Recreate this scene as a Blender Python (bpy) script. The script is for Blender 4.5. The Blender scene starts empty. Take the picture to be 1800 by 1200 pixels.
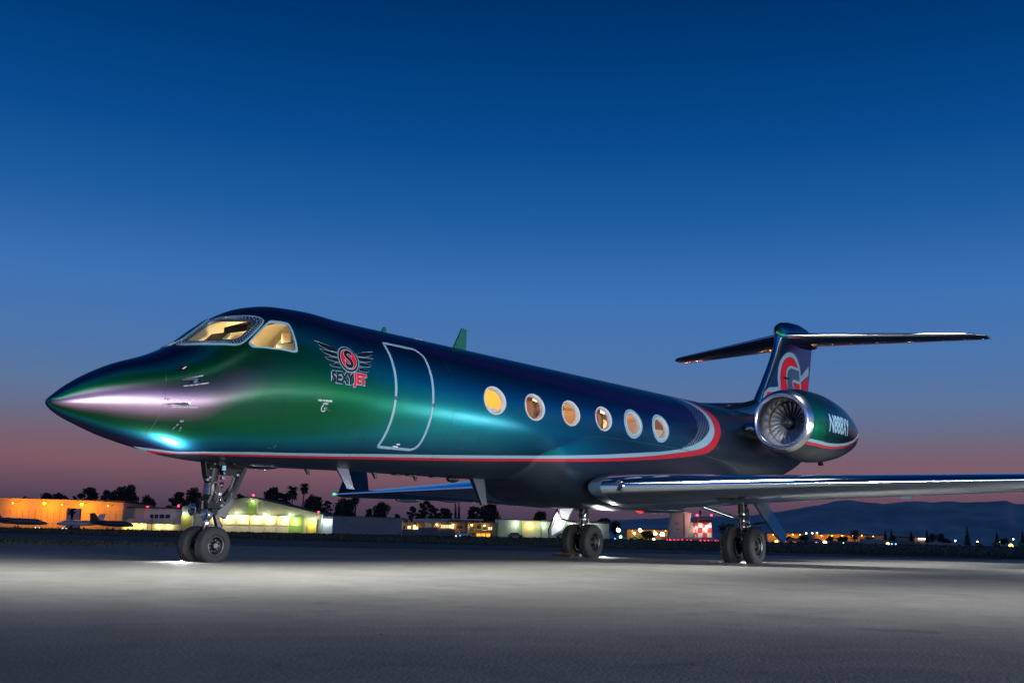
import bpy, bmesh, math, random
import numpy as np
from mathutils import Vector, Matrix
from mathutils.geometry import delaunay_2d_cdt
random.seed(7); rng = np.random.default_rng(7)
sc = bpy.context.scene
COL = sc.collection
PI = math.pi

# ------------------------------------------------------------------ camera
CAM = np.array([-7.435, -12.362, 0.467]); YAW, PITCH, ROLL, FPX = -0.952095, 0.1819735, 0.0259942, 1880.08
FW = np.array([-math.sin(YAW)*math.cos(PITCH), math.cos(YAW)*math.cos(PITCH), math.sin(PITCH)])
RT0 = np.array([math.cos(YAW), math.sin(YAW), 0.0]); UP0 = np.cross(RT0, FW)
RT = RT0*math.cos(ROLL)+UP0*math.sin(ROLL); UP = -RT0*math.sin(ROLL)+UP0*math.cos(ROLL)
cd = bpy.data.cameras.new('camera'); cam = bpy.data.objects.new('camera', cd); COL.objects.link(cam)
M = Matrix(((RT[0], UP[0], -FW[0], CAM[0]), (RT[1], UP[1], -FW[1], CAM[1]), (RT[2], UP[2], -FW[2], CAM[2]), (0, 0, 0, 1)))
cam.matrix_world = M
cd.sensor_width = 36; cd.lens = 36*FPX/1800; cd.clip_start = .05; cd.clip_end = 40000
sc.camera = cam
sc.render.resolution_x, sc.render.resolution_y = 1024, 682

# ------------------------------------------------------------------ sky
def s2l(c): return tuple(((v/255)/12.92 if v/255 <= .04045 else ((v/255+.055)/1.055)**2.4) for v in c)
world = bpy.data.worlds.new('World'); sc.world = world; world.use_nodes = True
nt = world.node_tree; nt.nodes.clear()
N = lambda t, **k: (lambda n: [setattr(n, a, b) for a, b in k.items()] and n or n)(nt.nodes.new(t))
tc = N('ShaderNodeTexCoord'); sx = N('ShaderNodeSeparateXYZ'); asn = N('ShaderNodeMath', operation='ARCSINE')
mr = N('ShaderNodeMapRange'); mr.inputs['From Min'].default_value = 0; mr.inputs['From Max'].default_value = PI/2
rp = N('ShaderNodeValToRGB'); bg = N('ShaderNodeBackground'); wo = N('ShaderNodeOutputWorld')
nt.links.new(tc.outputs['Generated'], sx.inputs[0]); nt.links.new(sx.outputs['Z'], asn.inputs[0])
nt.links.new(asn.outputs[0], mr.inputs['Value']); nt.links.new(mr.outputs[0], rp.inputs[0])
SKY = [(0.0, (54, 50, 74)), (1.2, (74, 62, 84)), (2.2, (102, 76, 93)), (3.3, (126, 89, 101)), (4.4, (120, 95, 111)), (5.6, (105, 106, 132)),
       (7.1, (92, 116, 155)), (9.3, (76, 116, 170)), (12.7, (62, 113, 179)), (16.7, (30, 93, 160)), (20.6, (8, 75, 143)), (25, (0, 60, 122)), (29, (0, 46, 98)), (45, (0, 30, 66)), (90, (0, 18, 42))]
els = rp.color_ramp.elements
while len(els) > 1: els.remove(els[-1])
for i, (e, c) in enumerate(SKY):
    p_ = max(0, e)/90
    el = els[0] if i == 0 else els.new(p_)
    el.position = p_; el.color = s2l(c)+(1,)
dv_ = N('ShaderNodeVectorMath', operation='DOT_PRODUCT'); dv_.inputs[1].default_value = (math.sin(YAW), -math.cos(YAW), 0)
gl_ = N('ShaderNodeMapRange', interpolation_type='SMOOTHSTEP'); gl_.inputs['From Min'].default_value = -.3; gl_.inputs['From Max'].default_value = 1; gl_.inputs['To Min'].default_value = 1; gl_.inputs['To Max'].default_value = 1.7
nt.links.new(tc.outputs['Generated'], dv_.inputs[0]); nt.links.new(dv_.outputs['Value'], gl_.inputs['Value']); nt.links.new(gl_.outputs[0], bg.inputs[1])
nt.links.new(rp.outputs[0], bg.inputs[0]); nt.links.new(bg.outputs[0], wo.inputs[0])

# ------------------------------------------------------------------ the last light of dusk and the lights added round the jet
def light(name, kind, loc, energy, color=(1, 1, 1), target=None, parent=None, **kw):
    d = bpy.data.lights.new(name, kind); d.energy = energy; d.color = color
    for k, v in kw.items(): setattr(d, k, v)
    o = bpy.data.objects.new(name, d); COL.objects.link(o); o.location = loc
    if target is not None: o.rotation_euler = (Vector(target)-Vector(loc)).to_track_quat('-Z', 'Y').to_euler()
    if parent: o.parent = parent
    return o
sun = light('sun', 'SUN', (0, 0, 30), .06, (1, .86, .82), angle=math.radians(12))
sun.rotation_euler = Vector((.57, .82, -.08)).to_track_quat('-Z', 'Y').to_euler()
# key light added unseen behind the viewpoint, and the long soft light swept along the port side of the jet
key = light('added_key_light', 'AREA', (-15.0, -39.0, .9), 1300, (1, .98, .96), target=(11, -2, 2.8), shape='ELLIPSE', size=5, size_y=3, spread=math.radians(60))
strip = light('side_light', 'AREA', (16, -20, .95), 1280, (.95, .98, 1), target=(16.0, -1.0, 2.6), shape='RECTANGLE', size=72, size_y=1.4, spread=math.radians(90))
added_wing_light = light('added_wing_light', 'AREA', (20.6, -10.2, .8), 250, (.93, .97, 1), target=(12.5, -3.5, .55), shape='ELLIPSE', size=3.2, size_y=1.2, spread=math.radians(150))  # low light added out of view to brighten the ground and wing underside
# unseen lights added over the apron to brighten it: one along the jet, one across its nose
def wxy0(u, D): return (CAM[0]+math.cos(YAW)*u-math.sin(YAW)*D, CAM[1]+math.sin(YAW)*u+math.cos(YAW)*D)
flood = light('added_apron_light', 'AREA', (14.5, -4.6, 8.0), 560, (.86, .95, 1), target=(14.5, -3.8, 0), shape='RECTANGLE', size=35, size_y=1.2, spread=math.radians(56))
_a = wxy0(1.5, 9.0)
flood2 = light('added_apron_light', 'AREA', (*_a, 7.6), 420, (.86, .95, 1), shape='RECTANGLE', size=26, size_y=2.4, spread=math.radians(84)); flood2.rotation_euler = (math.radians(9), 0, YAW)
sc.view_settings.view_transform = 'Standard'; sc.view_settings.look = 'None'; sc.view_settings.exposure = 0; sc.view_settings.gamma = 1
cy = sc.cycles; cy.use_denoising = True; cy.max_bounces = 7; cy.diffuse_bounces = 3; cy.glossy_bounces = 4; cy.transmission_bounces = 4; cy.transparent_max_bounces = 8
cy.caustics_reflective = False; cy.caustics_refractive = False; cy.sample_clamp_indirect = 3

# ------------------------------------------------------------------ materials
def principled(name):
    m = bpy.data.materials.new(name); m.use_nodes = True
    return m, m.node_tree, m.node_tree.nodes['Principled BSDF']
def mat(name, c, rough=.6, metal=0, coat=0, noise=0, scale=5, bump=0, bscale=40, emit=None, estr=0, trans=0, alpha=1):
    m, t, b = principled(name); c = tuple(c)
    b.inputs['Base Color'].default_value = c+(1,); b.inputs['Roughness'].default_value = rough; b.inputs['Metallic'].default_value = metal
    b.inputs['Coat Weight'].default_value = coat; b.inputs['Coat Roughness'].default_value = .04
    if emit: b.inputs['Emission Color'].default_value = tuple(emit)+(1,); b.inputs['Emission Strength'].default_value = estr
    if trans: b.inputs['Transmission Weight'].default_value = trans
    if alpha < 1: b.inputs['Alpha'].default_value = alpha
    if noise or bump:
        tcn = t.nodes.new('ShaderNodeTexCoord')
    if noise:
        n = t.nodes.new('ShaderNodeTexNoise'); n.inputs['Scale'].default_value = scale; n.inputs['Detail'].default_value = 6
        r = t.nodes.new('ShaderNodeMapRange'); r.inputs['From Min'].default_value = .3; r.inputs['From Max'].default_value = .7; r.inputs['To Min'].default_value = 1-noise; r.inputs['To Max'].default_value = 1+noise
        mx = t.nodes.new('ShaderNodeVectorMath'); mx.operation = 'SCALE'; mx.inputs[0].default_value = c
        t.links.new(tcn.outputs['Object'], n.inputs['Vector']); t.links.new(n.outputs[0], r.inputs[0]); t.links.new(r.outputs[0], mx.inputs['Scale']); t.links.new(mx.outputs[0], b.inputs['Base Color'])
        r2 = t.nodes.new('ShaderNodeMapRange'); r2.inputs['To Min'].default_value = max(.02, rough-.08*noise*3); r2.inputs['To Max'].default_value = min(1, rough+.08*noise*3)
        t.links.new(n.outputs[0], r2.inputs[0]); t.links.new(r2.outputs[0], b.inputs['Roughness'])
    if bump:
        n = t.nodes.new('ShaderNodeTexNoise'); n.inputs['Scale'].default_value = bscale; bp = t.nodes.new('ShaderNodeBump'); bp.inputs['Strength'].default_value = bump; bp.inputs['Distance'].default_value = .02
        t.links.new(tcn.outputs['Object'], n.inputs['Vector']); t.links.new(n.outputs[0], bp.inputs['Height']); t.links.new(bp.outputs[0], b.inputs['Normal'])
    return m
MT = {}
def emis(name, c, s):
    if name not in MT: MT[name] = mat(name, (.02, .02, .02), .5, emit=c, estr=s)
    return MT[name]
LBLUE, RED, NAVY = (.26, .46, .58), (.55, .012, .03), (.006, .013, .026)
MT['lblue'] = mat('light_blue_paint', LBLUE, .4, coat=.15)
MT['red'] = mat('red_paint', (.66, .012, .035), .55); MT['red'].node_tree.nodes['Principled BSDF'].inputs['Specular IOR Level'].default_value = .2
MT['navy'] = mat('navy_paint', NAVY, .3, coat=1)
MT['black'] = mat('black_paint', (.008, .008, .01), .35, coat=.5)
MT['white'] = mat('white_paint', (.60, .64, .67), .4)
MT['chrome'] = mat('polished_aluminium', (.66, .77, .88), .12, 1, noise=.03, scale=2)
MT['chrome2'] = mat('bright_chrome', (.88, .9, .93), .09, 1)
MT['lip'] = mat('intake_polish', (.85, .88, .92), .24, 1, noise=.04, scale=3)
MT['steel'] = mat('gear_steel', (.24, .25, .27), .3, 1, noise=.2, scale=8)
MT['dsteel'] = mat('gear_black', (.010, .011, .013), .38, .0, noise=.3, scale=12)
MT['dsteel'].node_tree.nodes['Principled BSDF'].inputs['Specular IOR Level'].default_value = .28
MT['hose'] = mat('grey_hose', (.10, .10, .098), .45)
MT['tyre'] = mat('tyre_rubber', (.022, .023, .026), .68, noise=.25, scale=14, bump=.15, bscale=60)
MT['wing'] = mat('wing_paint', (.11, .19, .29), .28, .5, coat=.6, noise=.06, scale=.8)
MT['titan'] = mat('fan_titanium', (.72, .73, .76), .4, .6, noise=.1, scale=6)
MT['spin'] = mat('spinner_grey', (.05, .055, .065), .35, coat=.4)
MT['brass'] = mat('inlet_seal', (.45, .36, .2), .4, .6)
MT['cream'] = mat('cabin_cream', (.78, .66, .42), .6)
MT['tan'] = mat('seat_leather', (.42, .25, .12), .5)
MT['wood'] = mat('cabin_wood', (.20, .09, .04), .35, coat=.5)
MT['dkgrey'] = mat('cockpit_black', (.015, .014, .013), .6)
MT['stowage'] = mat('cockpit_liner', (.70, .60, .42), .65)
MT['shade_y'] = mat('yellow_shade', (.85, .55, .10), .7)
MT['shade_o'] = mat('orange_shade', (.72, .30, .13), .7)
MT['shade_t'] = mat('tan_shade', (.72, .50, .32), .7)

def glass(name, tint=(.9, .93, .95)):
    m = bpy.data.materials.new(name); m.use_nodes = True; t = m.node_tree; t.nodes.clear()
    o = t.nodes.new('ShaderNodeOutputMaterial'); tr = t.nodes.new('ShaderNodeBsdfTransparent'); gl = t.nodes.new('ShaderNodeBsdfGlossy'); mx = t.nodes.new('ShaderNodeMixShader'); lw = t.nodes.new('ShaderNodeLayerWeight'); lw.inputs[0].default_value = .5; pw = t.nodes.new('ShaderNodeMath'); pw.operation = 'POWER'; pw.inputs[1].default_value = 4; fr = t.nodes.new('ShaderNodeMath'); fr.operation = 'MULTIPLY_ADD'; fr.inputs[1].default_value = .9; fr.inputs[2].default_value = .045
    t.links.new(lw.outputs['Facing'], pw.inputs[0]); t.links.new(pw.outputs[0], fr.inputs[0])
    tr.inputs[0].default_value = tint+(1,); gl.inputs['Roughness'].default_value = .02
    t.links.new(fr.outputs[0], mx.inputs[0]); t.links.new(tr.outputs[0], mx.inputs[1]); t.links.new(gl.outputs[0], mx.inputs[2]); t.links.new(mx.outputs[0], o.inputs[0])
    return m
MT['glass'] = glass('window_glass')

RAMP = [(0, (.48, .34, .48)), (.07, (.36, .24, .36)), (.125, (.16, .14, .165)), (.18, (.02, .12, .065)), (.26, (.0, .17, .065)), (.325, (.0, .23, .145)), (.385, (.0, .34, .42)), (.47, (.0, .21, .40)), (.55, (.0, .10, .22)), (.62, (.012, .04, .13)), (.68, (.10, .015, .24)), (.76, (.03, .01, .10)), (.84, (.006, .014, .04)), (1, (.01, .02, .05))]
RAMP2 = [(0, (.3, .4, .35)), (.2, (.02, .34, .16)), (.42, (.0, .40, .18)), (.54, (.0, .30, .17)), (.64, (.0, .15, .13)), (.76, (.004, .05, .06)), (.88, (.008, .02, .04)), (1, (.01, .02, .05))]
def flip_paint(name, attrs=None, RAMP=RAMP):
    """colour-shift pearl paint: flake colour follows the viewing angle as such paint does; clear coat on top. attrs -> livery bands"""
    m, t, b = principled(name)
    lw = t.nodes.new('ShaderNodeLayerWeight'); lw.inputs['Blend'].default_value = .5
    r = t.nodes.new('ShaderNodeValToRGB'); e = r.color_ramp.elements
    while len(e) > 1: e.remove(e[-1])
    for i, (p_, c) in enumerate(RAMP):
        el = e[0] if i == 0 else e.new(p_)
        el.position = p_; el.color = c+(1,)
    t.links.new(lw.outputs['Facing'], r.inputs[0])
    no = t.nodes.new('ShaderNodeTexNoise'); no.inputs['Scale'].default_value = 900; tcn = t.nodes.new('ShaderNodeTexCoord'); t.links.new(tcn.outputs['Object'], no.inputs['Vector'])
    mr_ = t.nodes.new('ShaderNodeMapRange'); mr_.inputs['To Min'].default_value = .85; mr_.inputs['To Max'].default_value = 1.15; t.links.new(no.outputs[0], mr_.inputs[0])
    vs = t.nodes.new('ShaderNodeVectorMath'); vs.operation = 'SCALE'; t.links.new(r.outputs[0], vs.inputs[0]); t.links.new(mr_.outputs[0], vs.inputs['Scale'])
    col = vs.outputs[0]; b.inputs['Metallic'].default_value = .95; b.inputs['Roughness'].default_value = .34
    b.inputs['Coat Weight'].default_value = .5; b.inputs['Coat Roughness'].default_value = .23; b.inputs['Coat IOR'].default_value = 1.36
    met = None
    if attrs:
        def step(sock):
            s = t.nodes.new('ShaderNodeMath'); s.operation = 'GREATER_THAN'; s.inputs[1].default_value = 0; t.links.new(sock, s.inputs[0]); return s.outputs[0]
        def attr(n):
            a = t.nodes.new('ShaderNodeAttribute'); a.attribute_name = n; return a.outputs['Fac']
        def mix(f, a, bb):
            x = t.nodes.new('ShaderNodeMix'); x.data_type = 'RGBA'; t.links.new(f, x.inputs['Factor'])
            for s, v in ((x.inputs['A'], a), (x.inputs['B'], bb)):
                if isinstance(v, tuple): s.default_value = v+(1,)
                else: t.links.new(v, s)
            return x.outputs['Result']
        fA, fB, fC = step(attr('dA')), step(attr('dB')), step(attr('dC'))
        inner = col
        if 'dL' in attrs:   # lattice print before the band
            fL = step(attr('dL')); mp = t.nodes.new('ShaderNodeMapping'); mp.inputs['Scale'].default_value = (1, 0, 1); mp.inputs['Rotation'].default_value = (0, math.radians(40), 0)
            sep = t.nodes.new('ShaderNodeSeparateXYZ'); t.links.new(tcn.outputs['Object'], mp.inputs[0]); t.links.new(mp.outputs[0], sep.inputs[0])
            outs = []
            for k in ('X', 'Z'):
                w = t.nodes.new('ShaderNodeMath'); w.operation = 'PINGPONG'; w.inputs[1].default_value = .045; t.links.new(sep.outputs[k], w.inputs[0])
                g = t.nodes.new('ShaderNodeMath'); g.operation = 'LESS_THAN'; g.inputs[1].default_value = .013; t.links.new(w.outputs[0], g.inputs[0]); outs.append(g.outputs[0])
            mxx = t.nodes.new('ShaderNodeMath'); mxx.operation = 'MAXIMUM'; t.links.new(outs[0], mxx.inputs[0]); t.links.new(outs[1], mxx.inputs[1])
            ml = t.nodes.new('ShaderNodeMath'); ml.operation = 'MULTIPLY'; t.links.new(mxx.outputs[0], ml.inputs[0]); t.links.new(fL, ml.inputs[1])
            inner = mix(ml.outputs[0], col, (.42, .55, .62))
        c3 = mix(fC, NAVY, RED); c2 = mix(fB, c3, LBLUE); col = mix(fA, c2, inner)
        mm = t.nodes.new('ShaderNodeMath'); mm.operation = 'MULTIPLY'; mm.inputs[1].default_value = .95; t.links.new(fA, mm.inputs[0]); t.links.new(mm.outputs[0], b.inputs['Metallic'])
    t.links.new(col, b.inputs['Base Color'])
    ge = t.nodes.new('ShaderNodeNewGeometry'); df = t.nodes.new('ShaderNodeBsdfDiffuse'); df.inputs[0].default_value = (.62, .53, .36, 1); ms = t.nodes.new('ShaderNodeMixShader'); out = t.nodes['Material Output']
    t.links.new(ge.outputs['Backfacing'], ms.inputs[0]); t.links.new(b.outputs[0], ms.inputs[1]); t.links.new(df.outputs[0], ms.inputs[2]); t.links.new(ms.outputs[0], out.inputs[0])
    return m
MT['flip'] = flip_paint('colour_shift_paint'); MT['livery'] = flip_paint('livery_paint', ('dA', 'dB', 'dC', 'dL')); MT['livery2'] = flip_paint('nacelle_livery', ('dA', 'dB', 'dC'), RAMP2)

# ------------------------------------------------------------------ mesh helpers
class MB:
    def __init__(s): s.v = []; s.f = []
    def add(s, v, f):
        o = len(s.v); s.v += [tuple(map(float, p)) for p in v]; s.f += [tuple(i+o for i in q) for q in f]; return s
    def box(s, x0, x1, y0, y1, z0, z1):
        return s.add([(x, y, z) for x in (x0, x1) for y in (y0, y1) for z in (z0, z1)], [(0, 1, 3, 2), (4, 6, 7, 5), (0, 4, 5, 1), (2, 3, 7, 6), (0, 2, 6, 4), (1, 5, 7, 3)])
    def tube(s, pts, r, n=10, cap=True):
        pts = [Vector(p) for p in pts]; rs = r if isinstance(r, (list, tuple)) else [r]*len(pts); V = []; up = None
        for i, p in enumerate(pts):
            d = (pts[min(i+1, len(pts)-1)]-pts[max(i-1, 0)]).normalized()
            if up is None: up = d.orthogonal().normalized()
            up = (up-d*up.dot(d)).normalized(); w = d.cross(up)
            V += [tuple(p+(up*math.cos(a)+w*math.sin(a))*rs[i]) for a in (2*PI*k/n for k in range(n))]
        F = [(i*n+k, i*n+(k+1) % n, (i+1)*n+(k+1) % n, (i+1)*n+k) for i in range(len(pts)-1) for k in range(n)]
        if cap: F += [tuple(range(n-1, -1, -1)), tuple((len(pts)-1)*n+k for k in range(n))]
        return s.add(V, F)
    def lathe(s, prof, n=32, axis='y', c=(0, 0, 0)):
        V = []
        for a, r in prof:
            for k in range(n):
                u, w = r*math.cos(2*PI*k/n), r*math.sin(2*PI*k/n)
                V.append({'y': (c[0]+u, c[1]+a, c[2]+w), 'x': (c[0]+a, c[1]+u, c[2]+w), 'z': (c[0]+u, c[1]+w, c[2]+a)}[axis])
        F = [(i*n+k, i*n+(k+1) % n, (i+1)*n+(k+1) % n, (i+1)*n+k) for i in range(len(prof)-1) for k in range(n)]
        return s.add(V, F)
    def prism(s, poly, ax, a, b):
        """poly of 2D points extruded along axis ax from a to b"""
        def P(p, t): return {'y': (p[0], t, p[1]), 'x': (t, p[0], p[1]), 'z': (p[0], p[1], t)}[ax]
        n = len(poly); V = [P(p, a) for p in poly]+[P(p, b) for p in poly]
        return s.add(V, [tuple(range(n)), tuple(range(2*n-1, n-1, -1))]+[(i, (i+1) % n, n+(i+1) % n, n+i) for i in range(n)])
    def ball(s, c, r, n=12, m=8, sc_=(1, 1, 1)):
        V = [(c[0], c[1], c[2]+r*sc_[2])]
        for i in range(1, m):
            t_ = PI*i/m
            for k in range(n):
                a = 2*PI*k/n; V.append((c[0]+r*sc_[0]*math.sin(t_)*math.cos(a), c[1]+r*sc_[1]*math.sin(t_)*math.sin(a), c[2]+r*sc_[2]*math.cos(t_)))
        V.append((c[0], c[1], c[2]-r*sc_[2])); L = len(V)-1
        F = [(0, 1+k, 1+(k+1) % n) for k in range(n)]+[(L, L-n+(k+1) % n, L-n+k) for k in range(n)]
        F += [(1+i*n+k, 1+(i+1)*n+k, 1+(i+1)*n+(k+1) % n, 1+i*n+(k+1) % n) for i in range(m-2) for k in range(n)]
        return s.add(V, F)
    def build(s, name, m, parent=None, smooth=False, bevel=0, fix=True):
        me = bpy.data.meshes.new(name); me.from_pydata(s.v, [], s.f)
        if fix:
            bm = bmesh.new(); bm.from_mesh(me); bmesh.ops.recalc_face_normals(bm, faces=bm.faces)
            if bevel: bmesh.ops.bevel(bm, geom=list(bm.edges), offset=bevel, segments=2, profile=.6, affect='EDGES', clamp_overlap=True)
            bm.to_mesh(me); bm.free()
        if smooth is True: me.polygons.foreach_set('use_smooth', [True]*len(me.polygons))
        elif smooth:
            me.polygons.foreach_set('use_smooth', [True]*len(me.polygons)); me.set_sharp_from_angle(angle=math.radians(smooth))
        me.materials.append(MT[m] if isinstance(m, str) else m)
        o = bpy.data.objects.new(name, me); COL.objects.link(o)
        if parent: o.parent = parent
        return o
def empty(name, loc=(0, 0, 0), rz=0, label=None, cat=None, group=None):
    o = bpy.data.objects.new(name, None); COL.objects.link(o); o.location = loc; o.rotation_euler = (0, 0, rz); o.empty_display_size = .3
    return tag(o, label, cat, group)
def tag(o, label=None, cat=None, group=None, kind=None):
    for k, v in (('label', label), ('category', cat), ('group', group), ('kind', kind)):
        if v: o[k] = v
    return o
def pchip(xs, ys, x):
    xs = np.asarray(xs, float); ys = np.asarray(ys, float); h = np.diff(xs); d = np.diff(ys)/h; m = np.zeros(len(xs))
    for i in range(1, len(xs)-1):
        if d[i-1]*d[i] > 0:
            w1 = 2*h[i]+h[i-1]; w2 = h[i]+2*h[i-1]; m[i] = (w1+w2)/(w1/d[i-1]+w2/d[i])
    m[0] = d[0]; m[-1] = d[-1]
    x = np.asarray(x, float); k = np.clip(np.searchsorted(xs, x)-1, 0, len(xs)-2); t = (x-xs[k])/h[k]
    return ys[k]*(2*t**3-3*t*t+1)+h[k]*m[k]*(t**3-2*t*t+t)+ys[k+1]*(-2*t**3+3*t*t)+h[k]*m[k+1]*(t**3-t*t)

# ------------------------------------------------------------------ background frame: u to the right of the view, D away from the viewpoint
RH = np.array([math.cos(YAW), math.sin(YAW)]); FH = np.array([-math.sin(YAW), math.cos(YAW)])
def wxy(u, D): p = CAM[:2]+RH*u+FH*D; return float(p[0]), float(p[1])
def P(px, py, D):
    d = FW+RT*(px-900)/FPX-UP*(py-600)/FPX; t = D/(d[:2]@FH); q = CAM+t*d
    return float((q[:2]-CAM[:2])@RH), float(q[2])
def tz(u, D):
    """ground height: level apron, the land beyond rises gently to the right"""
    u = np.asarray(u, float); D = np.asarray(D, float)
    k = np.clip((D-60)/140, 0, 1); k = k*k*(3-2*k); De = np.minimum(D, 700)
    s = np.clip(u/np.maximum(D, 1), -1.2, 1.2)
    return k*(.467-(4-13*(.5+1.044*s))*De/1880-.12)

# ---------------------------------------------------------------- ground
def ground_mat():
    m, t, b = principled('asphalt'); tcn = t.nodes.new('ShaderNodeTexCoord')
    n = t.nodes.new('ShaderNodeTexNoise'); n.inputs['Scale'].default_value = .25; n.inputs['Detail'].default_value = 8; t.links.new(tcn.outputs['Object'], n.inputs[0])
    r = t.nodes.new('ShaderNodeValToRGB'); r.color_ramp.elements[0].position = .3; r.color_ramp.elements[0].color = (.060, .056, .052, 1); r.color_ramp.elements[1].position = .7; r.color_ramp.elements[1].color = (.11, .103, .095, 1)
    t.links.new(n.outputs[0], r.inputs[0]); t.links.new(r.outputs[0], b.inputs['Base Color']); b.inputs['Roughness'].default_value = .8; b.inputs['Specular IOR Level'].default_value = .15
    return m
def concrete_mat():
    m, t, b = principled('apron_concrete'); tcn = t.nodes.new('ShaderNodeTexCoord')
    def noise(s, d=8, w=0):
        n = t.nodes.new('ShaderNodeTexNoise'); n.inputs['Scale'].default_value = s; n.inputs['Detail'].default_value = d; n.inputs['Distortion'].default_value = w; t.links.new(tcn.outputs['Object'], n.inputs[0]); return n.outputs[0]
    def ramp(s, a, b_, p0=.3, p1=.7):
        r = t.nodes.new('ShaderNodeMapRange'); r.inputs[1].default_value = p0; r.inputs[2].default_value = p1; r.inputs[3].default_value = a; r.inputs[4].default_value = b_; t.links.new(s, r.inputs[0]); return r.outputs[0]
    def mul(a, b_):
        x = t.nodes.new('ShaderNodeMath'); x.operation = 'MULTIPLY'; t.links.new(a, x.inputs[0]); t.links.new(b_, x.inputs[1]); return x.outputs[0]
    v = mul(mul(ramp(noise(.18, 5, .6), .80, 1.10), ramp(noise(1.1, 8, 1.6), .84, 1.10)), ramp(noise(26, 6), .92, 1.06))
    sp = ramp(noise(2.2, 4, .8), 1, .74, .64, .74); v = mul(v, sp)
    c = t.nodes.new('ShaderNodeVectorMath'); c.operation = 'SCALE'; c.inputs[0].default_value = (.35, .305, .25); t.links.new(v, c.inputs['Scale']); t.links.new(c.outputs[0], b.inputs['Base Color'])
    b.inputs['Roughness'].default_value = .8; b.inputs['Specular IOR Level'].default_value = .3
    bp = t.nodes.new('ShaderNodeBump'); bp.inputs['Strength'].default_value = .35; bp.inputs['Distance'].default_value = .01; t.links.new(noise(60, 5), bp.inputs['Height']); t.links.new(bp.outputs[0], b.inputs['Normal'])
    return m
MT['asphalt'] = ground_mat(); MT['concrete'] = concrete_mat()
MT['grass'] = mat('dry_grass', (.062, .068, .028), .9, noise=.5, scale=.3, bump=.6, bscale=3)
MT['blade'] = mat('grass_blade', (.045, .048, .02), .8, noise=.3, scale=2)
MT['gline'] = mat('green_line', (.16, .28, .20), .7, noise=.3, scale=1); MT['tmark'] = mat('tyre_mark', (.21, .185, .155), .75, noise=.15, scale=3)
MT['joint'] = mat('joint_seal', (.20, .205, .21), .8, noise=.2, scale=2)

rad = np.concatenate([[0], np.geomspace(1.5, 18000, 90)]); ang = np.linspace(0, 2*PI, 145)[:-1]
V = [(0, 0, 0)]; na = len(ang)
for r_ in rad[1:]:
    u = r_*np.sin(ang); D = r_*np.cos(ang); z = tz(u, np.maximum(D, 0)); 
    V += [(*(CAM[:2]+RH*uu+FH*DD), zz) for uu, DD, zz in zip(u, D, z)]
V[0] = (CAM[0], CAM[1], 0)
F = [(0, 1+(k+1) % na, 1+k) for k in range(na)]+[(1+i*na+k, 1+i*na+(k+1) % na, 1+(i+1)*na+(k+1) % na, 1+(i+1)*na+k) for i in range(len(rad)-2) for k in range(na)]
tag(MB().add(V, F).build('ground', 'asphalt', smooth=True), kind='structure')
def sheet(name, poly, z, m, kind='structure', sub=12):
    """poly in (u,D), 4 corners; draped over the terrain"""
    a, b, c, d = [np.array(q, float) for q in poly]; V = []; n = sub
    for i in range(n+1):
        for j in range(n+1):
            s, t_ = i/n, j/n; q = (a*(1-s)+b*s)*(1-t_)+(d*(1-s)+c*s)*t_; V.append((*wxy(*q), float(tz(q[0], q[1]))+z))
    return tag(MB().add(V, [(i*(n+1)+j, (i+1)*(n+1)+j, (i+1)*(n+1)+j+1, i*(n+1)+j+1) for i in range(n) for j in range(n)]).build(name, m), kind=kind)
sheet('apron', [(-30, -14), (45, -14), (95, 92), (-42, 13)], .004, 'concrete', sub=1)
sheet('grass_verge', [(-190, 70), (190, 76), (320, 320), (-320, 320)], .03, 'grass', sub=40)
sheet('grass_island', [(-30, 23), (-9.5, 25.5), (-7.5, 33), (-34, 40)], .02, 'grass')
sheet('painted_line', [(-30, 21.2), (25, 39.6), (24.8, 40.3), (-30, 21.6)], .004, 'gline', sub=1)
# tyre marks on the concrete
def mark(name, pts, w):
    V = []; pts = [np.array(p) for p in pts]
    for i, p in enumerate(pts):
        d = pts[min(i+1, len(pts)-1)]-pts[max(0, i-1)]; n = np.array([-d[1], d[0]])/np.hypot(*d)*w/2
        V += [(*wxy(*(p+n)), .008), (*wxy(*(p-n)), .008)]
    tag(MB().add(V, [(2*i, 2*i+1, 2*i+3, 2*i+2) for i in range(len(pts)-1)]).build(name, 'tmark'), kind='structure')
def gp(px, py):
    d = FW+RT*(px-900)/FPX-UP*(py-600)/FPX; t = -CAM[2]/d[2]; q = CAM+t*d; return (float((q[:2]-CAM[:2])@RH), float((q[:2]-CAM[:2])@FH))
def smoothline(ps, n=24):
    t = np.arange(len(ps)); tt = np.linspace(0, len(ps)-1, n); return [(float(a), float(b)) for a, b in zip(pchip(t, [p[0] for p in ps], tt), pchip(t, [p[1] for p in ps], tt))]
for pl, w in (([(560, 1001), (515, 1007), (495, 1020), (503, 1040), (540, 1060), (600, 1085)], .10), ([(600, 1003), (560, 1008), (548, 1020), (560, 1038), (620, 1060), (700, 1085)], .09), ([(585, 1006), (640, 1022), (740, 1045), (830, 1075)], .08), ([(800, 1008), (880, 1002), (1000, 1000), (1150, 1004)], .12), ([(0, 1090), (200, 1075), (500, 1080), (700, 1100)], .05)):
    mark('tyre_mark', smoothline([gp(*p) for p in pl]), w)
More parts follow.
